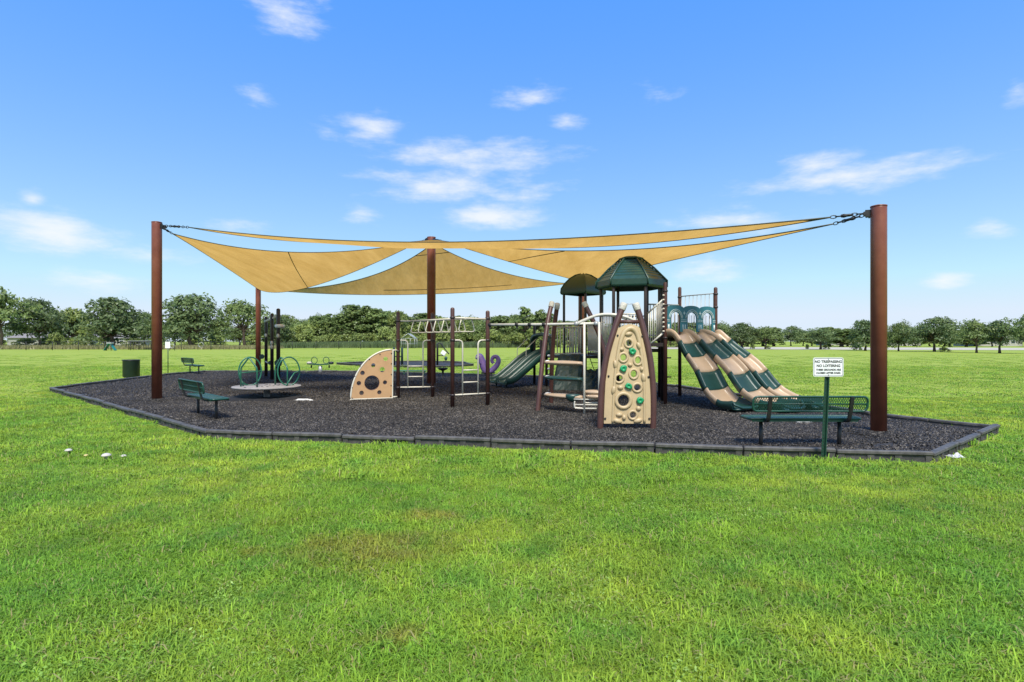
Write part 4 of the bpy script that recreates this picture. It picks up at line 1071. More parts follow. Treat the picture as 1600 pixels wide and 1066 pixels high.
def balance_beam():
    a, b = G(612, 586.5), G(666, 587.0); t = thing('balance_beam', 'low pale green balance beam on short posts', 'balance beam', (a + b) / 2)
    u = (b - a).normalized()
    MB().box((a + b) / 2 + Vector((0, 0, .22)), ((b - a).length, .16, .06), u, .015).build('beam', mat('pale_green_beam', (.10, .25, .15), .4), t)
    for q in (.36, .94): MB().tube([a.lerp(b, q) + Vector((0, 0, -.1)), a.lerp(b, q) + Vector((0, 0, .2))], .05, 8).build('post', M_BENCH, t)
balance_beam()

def fitness(px, py, kind):
    c = G(px, py, .05)
    if kind == 0:
        t = thing('exercise_post', 'dark exercise post with slanted arm and white panel on far mulch', 'exercise station', c)
        MB().post(c - Vector((0, 0, .05)), 1.55, .07).build('post', M_BLACK, t)
        MB().tube(smooth_path([c + Vector((0, 0, 1.45)), c + Vector((.2, 0, 1.5)), c + Vector((.5, 0, 1.1)), c + Vector((.8, 0, .75))], 4), .04, 8).build('arm', M_BLACK, t)
        MB().box(c + Vector((.42, -.02, .82)), (.34, .08, .3), (1, 0, -.7), .03).build('panel', M_WHITE, t)
        MB().ball(c + Vector((.58, -.02, .45)), (.11, .08, .15), 10, 8).build('weight', M_GRNS, t)
        MB().tube([c + Vector((0, 0, .65)), c + Vector((.45, 0, .65))], .03, 8).build('foot_bar', M_BLACK, t)
    else:
        t = thing('pull_up_station', 'pair of dark green posts with a bar on far mulch', 'exercise station', c)
        for x in (-.33, .20): MB().post(c + Vector((x, 0, -.05)), 1.28, .075).build('post', M_CAN, t)
        MB().tube([c + Vector((-.33, 0, .62)), c + Vector((.20, 0, .62))], .035, 8).build('bar', M_BLACK, t)
        MB().box(c + Vector((-.06, -.05, .5)), (.2, .1, .12), bev=.02).build('pad', M_BLACK, t)
fitness(683.5, 570.5, 0); fitness(623.5, 572, 1)
def litter(name, c, s, label, m=M_PAPER, cat='litter'):
    rr_ = random.Random(int(c[0] * 100)); mb = MB(); c = Vector(c)
    rows = [[c + Vector((s[0] * (i / 6 - .5), s[1] * (j / 4 - .5), s[2] * rr_.uniform(.0, 1) * (1 if 0 < i < 6 and 0 < j < 4 else .15))) for i in range(7)] for j in range(5)]
    mb.rings(rows, closed=False, cap=False, smooth=False); mb.rings([[p + Vector((0, 0, -.006)) for p in r] for r in rows], closed=False, cap=False, smooth=False)
    tag(mb.build(name, m, None, (c.x, c.y, 0)), label, cat)
litter('paper_scrap', G(475, 627) + Vector((0, 0, .02)), (.52, .13, .05), 'torn white paper scrap on mulch beside the merry-go-round')
litter('paper_scrap', G(1253, 661) + Vector((0, 0, .03)), (.30, .22, .05), 'white paper scrap under the perforated bench seat')
litter('plastic_bag', G(1493, 717, 0) + Vector((0, 0, .03)), (.2, .16, .055), 'crumpled white bag on grass at the border corner')
def mushroom(px, py, r, m, label):
    c = G(px, py, 0); t = thing('mushroom', label, 'mushroom', c, 'lawn mushrooms')
    h = r * 1.35
    MB().lathe(c, [(r * .28, 0), (r * .22, h)], 10).build('stalk', m, t)
    MB().lathe(c + Vector((0, 0, h * .92)), [(r * .3, 0), (r, .02 * r), (r * .98, r * .18), (r * .7, r * .48), (r * .3, r * .62), (r * .05, r * .64)], 16).build('cap', m, t)
mushroom(107, 711, .05, M_SHROOM, 'white mushroom in the lawn, apart from the pair')
mushroom(166, 721, .062, M_SHROOM, 'largest white mushroom in the lawn with broad cap')
mushroom(193, 719, .042, M_SHROOM, 'small white mushroom in the lawn near the largest one')
mushroom(135, 717, .036, M_SHROOMY, 'small yellowish mushroom in the lawn between white ones')

# ------------------------------------------------------------------ bin and signs
def bin_():
    c = Vector((-17.45, 26.4, 0)); t = thing('waste_bin', 'dark green round waste bin standing outside the border', 'bin', c)
    MB().lathe(c, [(.30, 0), (.30, .05), (.34, .08), (.34, .80), (.35, .81)], 28).build('drum', M_CAN, t)
    MB().lathe(c + Vector((0, 0, .80)), [(.30, -.08), (.30, .0), (.36, .005), (.365, .03), (.35, .045), (.27, .05), (.27, -.06)], 28).build('rim', M_BLACK, t)
bin_()
def text_mesh(s, size, name, m, parent, loc, align='CENTER'):
    cu = bpy.data.curves.new('t', 'FONT'); cu.body = s; cu.size = size; cu.align_x = align; cu.align_y = 'CENTER'; cu.extrude = .0008; cu.offset = .0012
    ob = bpy.data.objects.new('t', cu); COL.objects.link(ob)
    bpy.context.view_layer.update(); dg = bpy.context.evaluated_depsgraph_get()
    me = bpy.data.meshes.new_from_object(ob.evaluated_get(dg)); bpy.data.objects.remove(ob)
    me.materials.clear(); me.materials.append(m); me.name = name
    M_ = Matrix.Rotation(R(90), 4, 'X')
    me.transform(M_)
    o = link(name, me, parent); o.location = loc; return o
def rrect(w, h, r, n=5): 
    return [(cx + r * math.cos(R(a0 + 90 * i / n)), cy + r * math.sin(R(a0 + 90 * i / n))) for cx, cy, a0 in ((w - r, h - r, 0), (-w + r, h - r, 90), (-w + r, -h + r, 180), (w - r, -h + r, 270)) for i in range(n + 1)]
def trespass_sign():
    b = Vector((4.385, 8.12, 0)); t = thing('warning_sign', 'white no trespassing sign on a green channel post', 'sign', b)
    lean = Vector((.065, 0, 1.45))
    mb = MB()
    rs = []
    for q in (-.05, 1.0):
        c = b + lean * q
        rs.append([c + Vector((x, y, 0)) for x, y in ((-.036, -.012), (-.024, -.012), (-.016, .014), (.016, .014), (.024, -.012), (.036, -.012), (.036, -.006), (.028, -.004), (.02, .02), (-.02, .02), (-.028, -.004), (-.036, -.006))])
    mb.rings(rs, smooth=False).build('channel_post', M_UPOST, t)
    mb = MB()
    for i in range(26):
        c = b + lean * (.06 + i * .033) + Vector((0, .0125, 0)); mb.box(c, (.010, .004, .016))
    mb.build('post_hole', M_BLACK, t)
    c = b + Vector((.062, -.022, 1.333)); w, h = .220, .134
    MB().rings([[c + Vector((x, dy, z)) for x, z in rrect(w, h, .03)] for dy in (0, -.004)], smooth=False).build('sign_plate', M_SIGN, t)
    plate(rrect(w - .009, h - .009, .024), [rrect(w - .0145, h - .0145, .02)], c + Vector((0, -.0056, 0)), (1, 0, 0), (0, 0, 1), .0012, 'sign_border', M_SIGNK, t)
    rel = c - ORG[t] + Vector((0, -.006, 0))
    for s, sz, dz in (('NO TRESPASSING', .050, .076), ('NO LOITERING', .050, .018), ('THESE GROUNDS ARE', .036, -.038), ('CLOSED AFTER DARK', .036, -.083)):
        text_mesh(s, sz, 'lettering', M_SIGNK, t, rel + Vector((0, 0, dz)))
    mb = MB()
    for z in (.11, -.11): mb.lathe(c + Vector((0, -.004, z)), [(.008, 0), (.008, .004)], 8, (0, -1, 0))
    mb.build('bolt', M_GREY, t)
    t.rotation_euler.z = R(3)
trespass_sign()
def small_sign():
    b = G(262.5, 583, 0); t = thing('post_sign', 'small white sign on a thin dark post outside the border', 'sign', b)
    MB().tube([b + Vector((0, 0, -.05)), b + Vector((0, 0, 1.66))], .022, 8).build('post', M_UPOST, t)
    c = b + Vector((0, -.03, 1.49)); MB().rings([[c + Vector((x, dy, z)) for x, z in rrect(.13, .17, .02)] for dy in (0, -.006)], smooth=False).build('sign_plate', M_SIGN, t)
small_sign()

# ------------------------------------------------------------------ trees
def leaf_material(name, c1, c2):
    m = bpy.data.materials.new(name); m.use_nodes = True; nt = m.node_tree; N = nt.nodes; L = nt.links; out = N['Material Output']; N.remove(N['Principled BSDF'])
    geo = N.new('ShaderNodeNewGeometry'); n = N.new('ShaderNodeTexNoise'); n.inputs['Scale'].default_value = .45; n.inputs['Detail'].default_value = 4
    L.new(geo.outputs['Position'], n.inputs['Vector'])
    mx = N.new('ShaderNodeMix'); mx.data_type = 'RGBA'; mx.inputs[6].default_value = (*c1, 1); mx.inputs[7].default_value = (*c2, 1)
    r = N.new('ShaderNodeMapRange'); r.inputs[1].default_value = .35; r.inputs[2].default_value = .68; L.new(n.outputs['Fac'], r.inputs[0]); L.new(r.outputs[0], mx.inputs[0])
    oi = N.new('ShaderNodeObjectInfo'); hv = N.new('ShaderNodeHueSaturation')
    r1 = N.new('ShaderNodeMapRange'); r1.inputs[3].default_value = .82; r1.inputs[4].default_value = 1.25; L.new(oi.outputs['Random'], r1.inputs[0]); L.new(r1.outputs[0], hv.inputs['Value'])
    L.new(mx.outputs[2], hv.inputs['Color'])
    d = N.new('ShaderNodeBsdfDiffuse'); t = N.new('ShaderNodeBsdfTranslucent'); g = N.new('ShaderNodeBsdfGlossy'); g.inputs['Roughness'].default_value = .45; g.inputs[0].default_value = (.5, .5, .5, 1)
    L.new(hv.outputs[0], d.inputs[0]); L.new(hv.outputs[0], t.inputs[0])
    vm = N.new('ShaderNodeVectorMath'); vm.operation = 'ADD'; vm.inputs[1].default_value = (0, 0, .55); L.new(geo.outputs['Normal'], vm.inputs[0])
    vn = N.new('ShaderNodeVectorMath'); vn.operation = 'NORMALIZE'; L.new(vm.outputs[0], vn.inputs[0]); L.new(vn.outputs[0], d.inputs['Normal'])
    a = N.new('ShaderNodeMixShader'); a.inputs[0].default_value = .3; L.new(d.outputs[0], a.inputs[1]); L.new(t.outputs[0], a.inputs[2])
    b = N.new('ShaderNodeMixShader'); b.inputs[0].default_value = .05; L.new(a.outputs[0], b.inputs[1]); L.new(g.outputs[0], b.inputs[2])
    L.new(b.outputs[0], out.inputs[0]); return m
M_LEAF = leaf_material('oak_leaves', (.120, .175, .052), (.190, .245, .075))
M_LEAFD = leaf_material('dark_oak_leaves', (.098, .148, .055), (.162, .215, .078))
M_LEAFY = leaf_material('light_leaves', (.150, .205, .052), (.270, .320, .088))

def np_mesh(name, V, Fq, m):
    me = bpy.data.meshes.new(name); n = len(Fq); k = Fq.shape[1]
    me.vertices.add(len(V)); me.vertices.foreach_set('co', np.asarray(V, np.float32).ravel())
    me.loops.add(n * k); me.loops.foreach_set('vertex_index', np.asarray(Fq, np.int32).ravel())
    me.polygons.add(n); me.polygons.foreach_set('loop_start', np.arange(0, n * k, k, dtype=np.int32)); me.polygons.foreach_set('loop_total', np.full(n, k, np.int32))
    me.materials.append(m); me.update(calc_edges=True); return me
def leaf_cards(cen, nor, size, rg):
    """one bent quad pair per point"""
    n = len(cen); a = rg.normal(size=(n, 3)); a -= nor * (a * nor).sum(1)[:, None]; a /= np.linalg.norm(a, axis=1)[:, None] + 1e-9
    b = np.cross(nor, a); s = size[:, None]
    V = np.stack([cen - a * s, cen + b * s * .55 + nor * s * .15, cen + a * s, cen - b * s * .55 + nor * s * .15], 1).reshape(-1, 3)
    Fq = np.arange(n * 4).reshape(-1, 4); return V, Fq
def tree_meshes(seed, H, Wd, base, nl, leaf, dens, m, lobes=26, top=1.0, small=1.0):
    """returns trunk and crown meshes: crown built from many clumps of leaf cards"""
    rg = np.random.default_rng(seed); rd = random.Random(seed)
    mb = MB(); zc = base + (H - base) * .45
    th = base + (H - base) * .25
    tr = [Vector((rd.uniform(-.1, .1) * i, rd.uniform(-.1, .1) * i, th * i / 4)) for i in range(5)]
    r0 = H * .03
    mb.tube(tr, [r0 * 1.35, r0, r0 * .9, r0 * .82, r0 * .7], 10)
    C = []; S = []; Nn = []
    cents = []
    for k in range(lobes):
        az = 2.399 * k + rd.uniform(-.4, .4); q = ((k + .5) / lobes); zz = base + (H - base) * (.10 + .80 * q)
        env = math.sin(math.pi * min(1, (.16 + .84 * q)) ** .8) ** .6
        rad = Wd * .5 * env * rd.uniform(.40, .98)
        cents.append((Vector((rad * math.cos(az), rad * math.sin(az), zz + H * rd.uniform(-.06, .06))), Wd * small * rd.uniform(.085, .185)))
    for k in range(lobes // 3): cents.append((Vector((rd.uniform(-.18, .18) * Wd, rd.uniform(-.18, .18) * Wd, base + (H - base) * rd.uniform(.3, .93))), Wd * rd.uniform(.14, .2)))
    for c, r in cents:
        mid = Vector((c.x * .45, c.y * .45, (c.z + th) * .5 - .03 * H)); st = tr[3].lerp(tr[4], rd.random())
        if rd.random() < .75: mb.tube(bez(st, mid, c, 5), [r0 * .42, r0 * .36, r0 * .28, r0 * .2, r0 * .12, r0 * .05], 6)
        n = int(nl / len(cents) * (r / (Wd * .165)) ** 2)
        u = rg.normal(size=(n, 3)); u /= np.linalg.norm(u, axis=1)[:, None]
        u[:, 2] = np.where(u[:, 2] < -.35, -u[:, 2], u[:, 2])
        sub = 1 + .28 * np.sin(u[:, 0] * 5 + c.x * 3) * np.cos(u[:, 1] * 5 + c.y * 2)
        rr_ = r * sub * (1.08 - .6 * rg.random(n) ** 1.6)
        C.append(np.array(c) + u * rr_[:, None] * np.array([1.1, 1.1, .82])); no = u + rg.normal(scale=.55, size=(n, 3)); Nn.append(no / np.linalg.norm(no, axis=1)[:, None])
        S.append(leaf * (.6 + .8 * rg.random(n)))
    V, Fq = leaf_cards(np.concatenate(C), np.concatenate(Nn), np.concatenate(S), rg)
    top_ = float(np.percentile(V[:, 2], 99.5)); wid_ = 2 * float(np.percentile(np.hypot(V[:, 0], V[:, 1]), 97))
    return (mb.mesh('trunk', M_BARK), np_mesh('crown', V, Fq, m)), top_, wid_
VAR = {
    'oak1': tree_meshes(11, 10, 12, 1.1, 6500, .28, 1, M_LEAF, 34),
    'oak2': tree_meshes(12, 10, 10, .8, 6000, .28, 1, M_LEAFD, 38),
    'oak3': tree_meshes(13, 10, 13, 1.2, 6500, .30, 1, M_LEAFD, 32),
    'tall': tree_meshes(14, 12, 6.5, .4, 5200, .28, 1, M_LEAF, 32),
    'lite': tree_meshes(15, 10, 8, .2, 5200, .28, 1, M_LEAFY, 32),
    'open1': tree_meshes(31, 10, 13, 2.6, 4200, .30, 1, M_LEAF, 26, small=.78),
    'open2': tree_meshes(32, 10, 11, 2.2, 3800, .30, 1, M_LEAFD, 22, small=.8),
    'bush': tree_meshes(16, 3, 4.2, .05, 2600, .17, 1, M_LEAFY, 18),
    'pine': tree_meshes(17, 12, 4.6, 2.5, 3600, .24, 1, M_LEAF, 20),
}
SUNW = {}
def tree(kind, x, y, h, wid, label, group=None, name='oak_tree', cat='tree', rz=None):
    (tm, cm), H0, W0 = VAR[kind]
    t = thing(name, label, cat, (x, y, 0), group, rz if rz is not None else random.uniform(0, 6.28))
    t.scale = (wid / W0, wid / W0, h / H0)
    for nm, me in (('trunk', tm), ('crown', cm)):
        o = bpy.data.objects.new(nm, me); COL.objects.link(o); o.parent = t
def tpx(kind, px, top, d, wpx, label, group=None, name='oak_tree', cat='tree'):
    tree(kind, (px - 800) / F * d, d, EYE + (533 - top) / F * d, wpx / F * d, label, group, name, cat)
# left row beyond the fence
tpx('open1', 2, 452, 150, 95, 'tall oak at the fence end with its bare trunk showing')
tpx('oak3', 62, 468, 160, 85, 'dark broad oak beside the tall fence end oak')
tpx('lite', 113, 483, 172, 60, 'pale green tree between two dark oaks beyond the fence')
tpx('bush', 88, 520, 135, 26, 'low pale bush in front of the dark broad oak', None, 'shrub', 'shrub')
tpx('bush', 133, 508, 132, 28, 'pale yellow green sapling left of the rounded oak', None, 'shrub', 'shrub')
tpx('oak2', 176, 466, 128, 100, 'rounded dark oak behind the dog agility ramps')
tpx('oak3', 226, 490, 165, 60, 'pale hazy tree peeping past the rust brown pole')
tpx('oak2', 297, 461, 140, 104, 'largest rounded oak over the white road')
tpx('open1', 382, 470, 145, 92, 'loose crowned oak behind the far shade pole')
tpx('oak2', 432, 493, 150, 56, 'shorter oak between loose crowned oak and woodland')
# woodland in the middle
rw = random.Random(21)
WL = 'leafy tree in the dense woodland behind the reeds'
for i in range(46):
    x = 445 + (855 - 445) * (i + .5) / 46 + rw.uniform(-6, 6)
    prof = 498 - 16 * math.exp(-((x - 575) / 75) ** 2) - 10 * math.exp(-((x - 815) / 25) ** 2) + 4 * math.sin(x * .11)
    d = rw.choice([158, 166, 175, 185]); kind = rw.choice(['tall', 'tall', 'lite', 'pine', 'oak1', 'lite'])
    tpx(kind, x, prof + rw.uniform(-4, 9), d, rw.uniform(34, 54), {'tall': 'upright leafy tree', 'lite': 'pale green leafy tree', 'pine': 'narrow open crowned tree', 'oak1': 'broad leafy tree'}[kind] + ' in the dense woodland behind the reeds', 'woodland trees', 'woodland_tree')
for i in range(34):
    x = 452 + (1110 - 452) * (i + .5) / 34 + rw.uniform(-5, 5)
    tpx('bush', x, 516 + rw.uniform(-5, 10), rw.uniform(148, 156), rw.uniform(26, 44), 'bushy shrub along the woodland edge', 'woodland edge shrubs', 'shrub', 'shrub')
tpx('pine', 822, 480, 150, 36, 'open crowned pine rising above the woodland edge', None, 'pine_tree'); tpx('pine', 842, 484, 152, 30, 'shorter open crowned pine next to the taller one', None, 'pine_tree')
for i in range(13):
    x = 862 + (1130 - 862) * (i + .5) / 13; k_ = rw.choice(['lite', 'oak1', 'tall']); tpx(k_, x, 503 + rw.uniform(-5, 7), rw.uniform(160, 180), rw.uniform(40, 55), {'lite': 'pale tree', 'oak1': 'broad tree', 'tall': 'upright tree'}[k_] + ' of the woodland seen between the tower posts', 'trees behind the tower', 'woodland_tree')
# right hand row
tpx('oak3', 1128, 508, 125, 48, 'dark tree just beyond the racing slide top')
tpx('oak2', 1160, 505, 121, 50, 'dark upright oak on the white road verge')
tpx('open1', 1196, 511, 120, 56, 'low spreading oak beside the pale sapling')
tpx('open2', 1282, 513, 116, 56, 'round crowned oak with short trunk by the distant house')
tpx('oak2', 1352, 501, 100, 56, 'dense dark oak rising behind the shade pole by the trespassing sign')
tpx('oak1', 1404, 503, 96, 40, 'narrow dark oak just past the shade pole')
tpx('oak3', 1460, 497, 92, 84, 'broad dark oak with low boughs in the open row')
tpx('open1', 1526, 500, 82, 58, 'open spreading oak with clear trunk in the verge row')
tpx('open2', 1562, 499, 80, 56, 'spreading oak beside its open twin in the verge row')
tpx('open1', 1604, 493, 77, 60, 'last spreading oak of the verge row')
tpx('bush', 1176, 536, 119, 9, 'round pale sapling under the oaks', None, 'shrub', 'shrub')
tpx('bush', 1200, 540, 119, 9, 'brownish low shrub by the spreading oak trunk', None, 'shrub', 'shrub')
tpx('bush', 1261, 538, 118, 7, 'small dark shrub before the round crowned oak', None, 'shrub', 'shrub')
tpx('bush', 1290, 539, 116, 11, 'rusty low shrub beside the round crowned oak', None, 'shrub', 'shrub')
tpx('bush', 1475, 543, 90, 16, 'dark shrub at the foot of the broad oak', None, 'shrub', 'shrub')
tpx('bush', 1338, 538, 104, 14, 'low leafy shrub at the foot of the dense oak', None, 'shrub', 'shrub')
for i in range(30):
    x = 1120 + (1720 - 1120) * (i + .5) / 30 + rw.uniform(-8, 8)
    k_ = rw.choice(['oak1', 'oak3', 'lite', 'tall'])
    tpx(k_, x, 515 + rw.uniform(-5, 4), rw.uniform(165, 200), rw.uniform(34, 50), {'oak1': 'distant broad tree', 'oak3': 'distant dark tree', 'lite': 'distant pale tree', 'tall': 'distant upright tree'}[k_] + ' in the far line behind the white road', 'far tree line', 'distant_tree')
for i in range(18):
    x = -120 + (450 + 120) * (i + .5) / 18 + rw.uniform(-8, 8)
    k_ = rw.choice(['oak1', 'oak3', 'tall'])
    tpx(k_, x, 505 + rw.uniform(-8, 6), rw.uniform(220, 250), rw.uniform(34, 50), {'oak1': 'distant broad tree', 'oak3': 'distant dark tree', 'tall': 'distant upright tree'}[k_] + ' glimpsed between oaks behind the houses', 'far trees behind houses', 'distant_tree')
for i in range(11):
    tpx('bush', -10 + 44 * i + rw.uniform(-8, 8), 526 + rw.uniform(-5, 4), rw.uniform(156, 164), rw.uniform(26, 40), 'bushy shrub screening the houses below the oaks', 'shrubs before the houses', 'shrub', 'shrub')

# ------------------------------------------------------------------ houses, fence, far equipment
def house(px, d, wid, hgt, label, win=2, rz=0):
    c = Vector(((px - 800) / F * d, d, 0)); t = thing('house', label, 'house', c, None, rz)
    w, dp = wid / 2, 4.5
    MB().box(c + Vector((0, dp, hgt / 2)), (wid, 2 * dp, hgt)).build('wall', M_WALL, t)
    e = .6; z = hgt; rh = 1.7
    a = [Vector((-w - e, -e, z)), Vector((w + e, -e, z)), Vector((w + e, 2 * dp + e, z)), Vector((-w - e, 2 * dp + e, z))]; r0, r1 = Vector((-w + 2, dp, z + rh)), Vector((w - 2, dp, z + rh))
    MB().add([c + p for p in a + [r0, r1]], [[0, 1, 5, 4], [1, 2, 5], [2, 3, 4, 5], [3, 0, 4], [3, 2, 1, 0]], False).build('roof', M_ROOFT, t)
    for k in range(win):
        x = -w + wid * (k + 1) / (win + 1); f = MB().box(c + Vector((x, -.03, hgt * .52)), (1.5, .08, 1.2)).build('window', M_WHITE, t)
        MB().box(c + Vector((x, -.075, hgt * .52)), (1.3, .02, 1.0)).build('pane', M_GLASS, f)
house(38, 185, 11, 2.7, 'grey roofed house behind the tall fence end oak')
house(112, 195, 12, 2.6, 'grey roofed house behind the pale green tree')
house(190, 190, 13, 2.6, 'pale house behind the rounded dark oak', 3)
house(1322, 215, 13, 3.0, 'pale house by the round crowned oak beyond the road', 3)
house(1415, 205, 11, 2.8, 'pale house past the broad dark oak', 2)
house(1560, 190, 16, 2.7, 'pale house behind the verge row of oaks', 4)
def mesh_material():
    m = bpy.data.materials.new('chain_link'); m.use_nodes = True; nt = m.node_tree; N = nt.nodes; L = nt.links; out = N['Material Output']; b = N['Principled BSDF']
    b.inputs['Base Color'].default_value = (.012, .013, .013, 1); tr = N.new('ShaderNodeBsdfTransparent'); ms = N.new('ShaderNodeMixShader'); ms.inputs[0].default_value = .13
    L.new(tr.outputs[0], ms.inputs[1]); L.new(b.outputs[0], ms.inputs[2]); L.new(ms.outputs[0], out.inputs[0]); return m
M_LINK = mesh_material()
def fence(pts, label, h=1.55, gap=4.4):
    t = thing('chain_link_fence', label, 'fence', (pts[0][0], pts[0][1], 0))
    for a, b in zip(pts[:-1], pts[1:]):
        a, b = Vector((*a, 0)), Vector((*b, 0)); n = max(1, round((b - a).length / gap))
        MB().tube([at(a, h), at(b, h)], .035, 6).build('top_rail', M_BLACK, t)
        for i in range(n):
            p = a.lerp(b, i / n); MB().tube([at(p, -.1), at(p, h + .06)], .055, 6).build('post', M_BLACK, t)
            q = a.lerp(b, (i + 1) / n); MB().add([at(p, .05), at(q, .05), at(q, h), at(p, h)], [[0, 1, 2, 3]], False).build('mesh_panel', M_LINK, t)
fence([(-112, 104), (-62, 108), (-45, 118), (-16, 132), (3, 140)], 'black chain link fence along the far side of the field')
def tyre_jump(px, py, r, label):
    c = G(px, py, 0); t = thing('hoop_jump', label, 'dog hoop', c, 'dog agility hoops')
    MB().tube([c + Vector((r * math.cos(a), 0, r + .45 + r * math.sin(a))) for a in (2 * math.pi * i / 18 for i in range(18))], .05, 8, loop=True).build('ring', M_GREY, t)
    for s in (-1, 1): MB().tube([c + Vector((s * r * 1.2, 0, 0)), c + Vector((s * r * 1.2, 0, 2 * r + .6))], .05, 6).build('post', M_BLACK, t)
    MB().tube([c + Vector((-r * 1.2, 0, 2 * r + .6)), c + Vector((r * 1.2, 0, 2 * r + .6))], .04, 6).build('bar', M_BLACK, t)
tyre_jump(314, 546.5, .48, 'white ring hoop on black posts under the largest oak'); tyre_jump(269, 548, .36, 'smaller white ring hoop near the small post sign')
def dog_ramp():
    c = G(172, 548, 0); t = thing('dog_ramp', 'teal agility ramp with white top in the fenced park', 'dog ramp', c)
    for s in (-1, 1):
        MB().rings([[c + Vector((s * .1, y, 1.35)), c + Vector((s * .1, y, 1.25)), c + Vector((s * .95, y, .02)), c + Vector((s * .95, y, .12))] for y in (-.35, .35)], smooth=False).build('ramp_board', mat('teal_ramp', (.02, .19, .16), .5), t)
    MB().box(c + Vector((0, 0, 1.34)), (.9, .75, .1), bev=.02).build('platform', M_WHITE, t)
    for s in (-.4, .4): MB().tube([c + Vector((s, -.3, 0)), c + Vector((s, -.3, 1.3))], .06, 6).build('leg', M_BLACK, t)
dog_ramp()
def cage(px0, px1, d, h, label, gable, name):
    x0, x1 = (px0 - 800) / F * d, (px1 - 800) / F * d; c = Vector(((x0 + x1) / 2, d, 0)); t = thing(name, label, 'enclosure', c); w = (x1 - x0) / 2; dp = 1.6
    mm = M_GREY if gable else M_BLACK; r = .07 if gable else .06
    for sx in (-1, 1):
        for y in (0, 2 * dp): MB().tube([c + Vector((sx * w, y, 0)), c + Vector((sx * w, y, h))], r, 6).build('corner_post', mm, t)
    for y in (0, 2 * dp):
        for z in ((h * .45, h) if gable else (h,)): MB().tube([c + Vector((-w, y, z)), c + Vector((w, y, z))], r * .8, 6).build('rail', mm, t)
    n = 3 if gable else 9
    for i in range(1, n): MB().tube([c + Vector((-w + 2 * w * i / n, 0, 0)), c + Vector((-w + 2 * w * i / n, 0, h))], r * .7, 6).build('bar', mm, t)
    if gable:
        rp = h + 1.15
        for y in (0, 2 * dp):
            for s in (-1, 1): MB().tube([c + Vector((s * w, y, h)), c + Vector((0, y, rp))], r, 6).build('rafter', mm, t)
        MB().tube([c + Vector((0, 0, rp)), c + Vector((0, 2 * dp, rp))], r, 6).build('ridge', mm, t)
        for s in (-1, 1):
            g = MB().add([c + Vector((s * w, 0, h)), c + Vector((0, 0, rp)), c + Vector((0, 2 * dp, rp)), c + Vector((s * w, 2 * dp, h))], [[0, 1, 2, 3]], False)
            g.build('roof_sheet', mat('pale_sheet', (.26, .29, .28), .6, 0), t)
    else:
        MB().box(c + Vector((0, dp, h + .08)), (2 * w + .3, 2 * dp, .08)).build('roof_sheet', M_GREY, t)
cage(627, 648, 135, 2.3, 'grey framed gabled cage standing before the woodland', True, 'gabled_cage')
cage(201, 236, 112, 1.65, 'flat roofed pen with dark upright bars in the fenced park', False, 'barred_pen')
# tall reeds at the foot of the woodland
def reeds():
    rg = np.random.default_rng(5); n = 16000
    x = rg.uniform(-56, 6, n); y = 141 + rg.random(n) * 5 - .1 * x * 0; h = rg.uniform(.7, 1.7, n) * np.clip(1.15 - (np.abs(x + 30) / 40) ** 2 * .55, .4, 1.2)
    y = y + np.clip(x + 16, 0, 30) * .35 - np.clip(-45 - x, 0, 20) * .5
    w = .10; a = rg.uniform(0, math.pi, n); dx = np.stack([np.cos(a), np.sin(a), 0 * a], 1) * w; lean = rg.normal(scale=.25, size=(n, 3)); lean[:, 2] = 0
    b = np.stack([x, y, 0 * x], 1); t = b + lean; t[:, 2] = h
    V = np.stack([b - dx, b + dx, t], 1).reshape(-1, 3); Fq = np.arange(n * 3).reshape(-1, 3)
    o = link('reeds', np_mesh('reeds', V, Fq, leaf_material('reed_leaves', (.10, .155, .06), (.16, .22, .09)))); tag(o, 'band of tall pale green reeds below the woodland', 'reeds', None, 'stuff')
    n = 9000; x = rg.uniform(-115, -52, n); y = 116 + rg.random(n) * 16; h = rg.uniform(.4, 1.0, n)
    a = rg.uniform(0, math.pi, n); dx = np.stack([np.cos(a), np.sin(a), 0 * a], 1) * .12; b = np.stack([x, y, 0 * x], 1); t = b + rg.normal(scale=.2, size=(n, 3)); t[:, 2] = h
    V = np.stack([b - dx, b + dx, t], 1).reshape(-1, 3); Fq = np.arange(n * 3).reshape(-1, 3)
    o = link('dry_grass', np_mesh('dry_grass', V, Fq, leaf_material('dry_leaves', (.20, .20, .075), (.30, .27, .12)))); tag(o, 'strip of tall dry yellowish grass behind the fence', 'grass', None, 'stuff')
reeds()

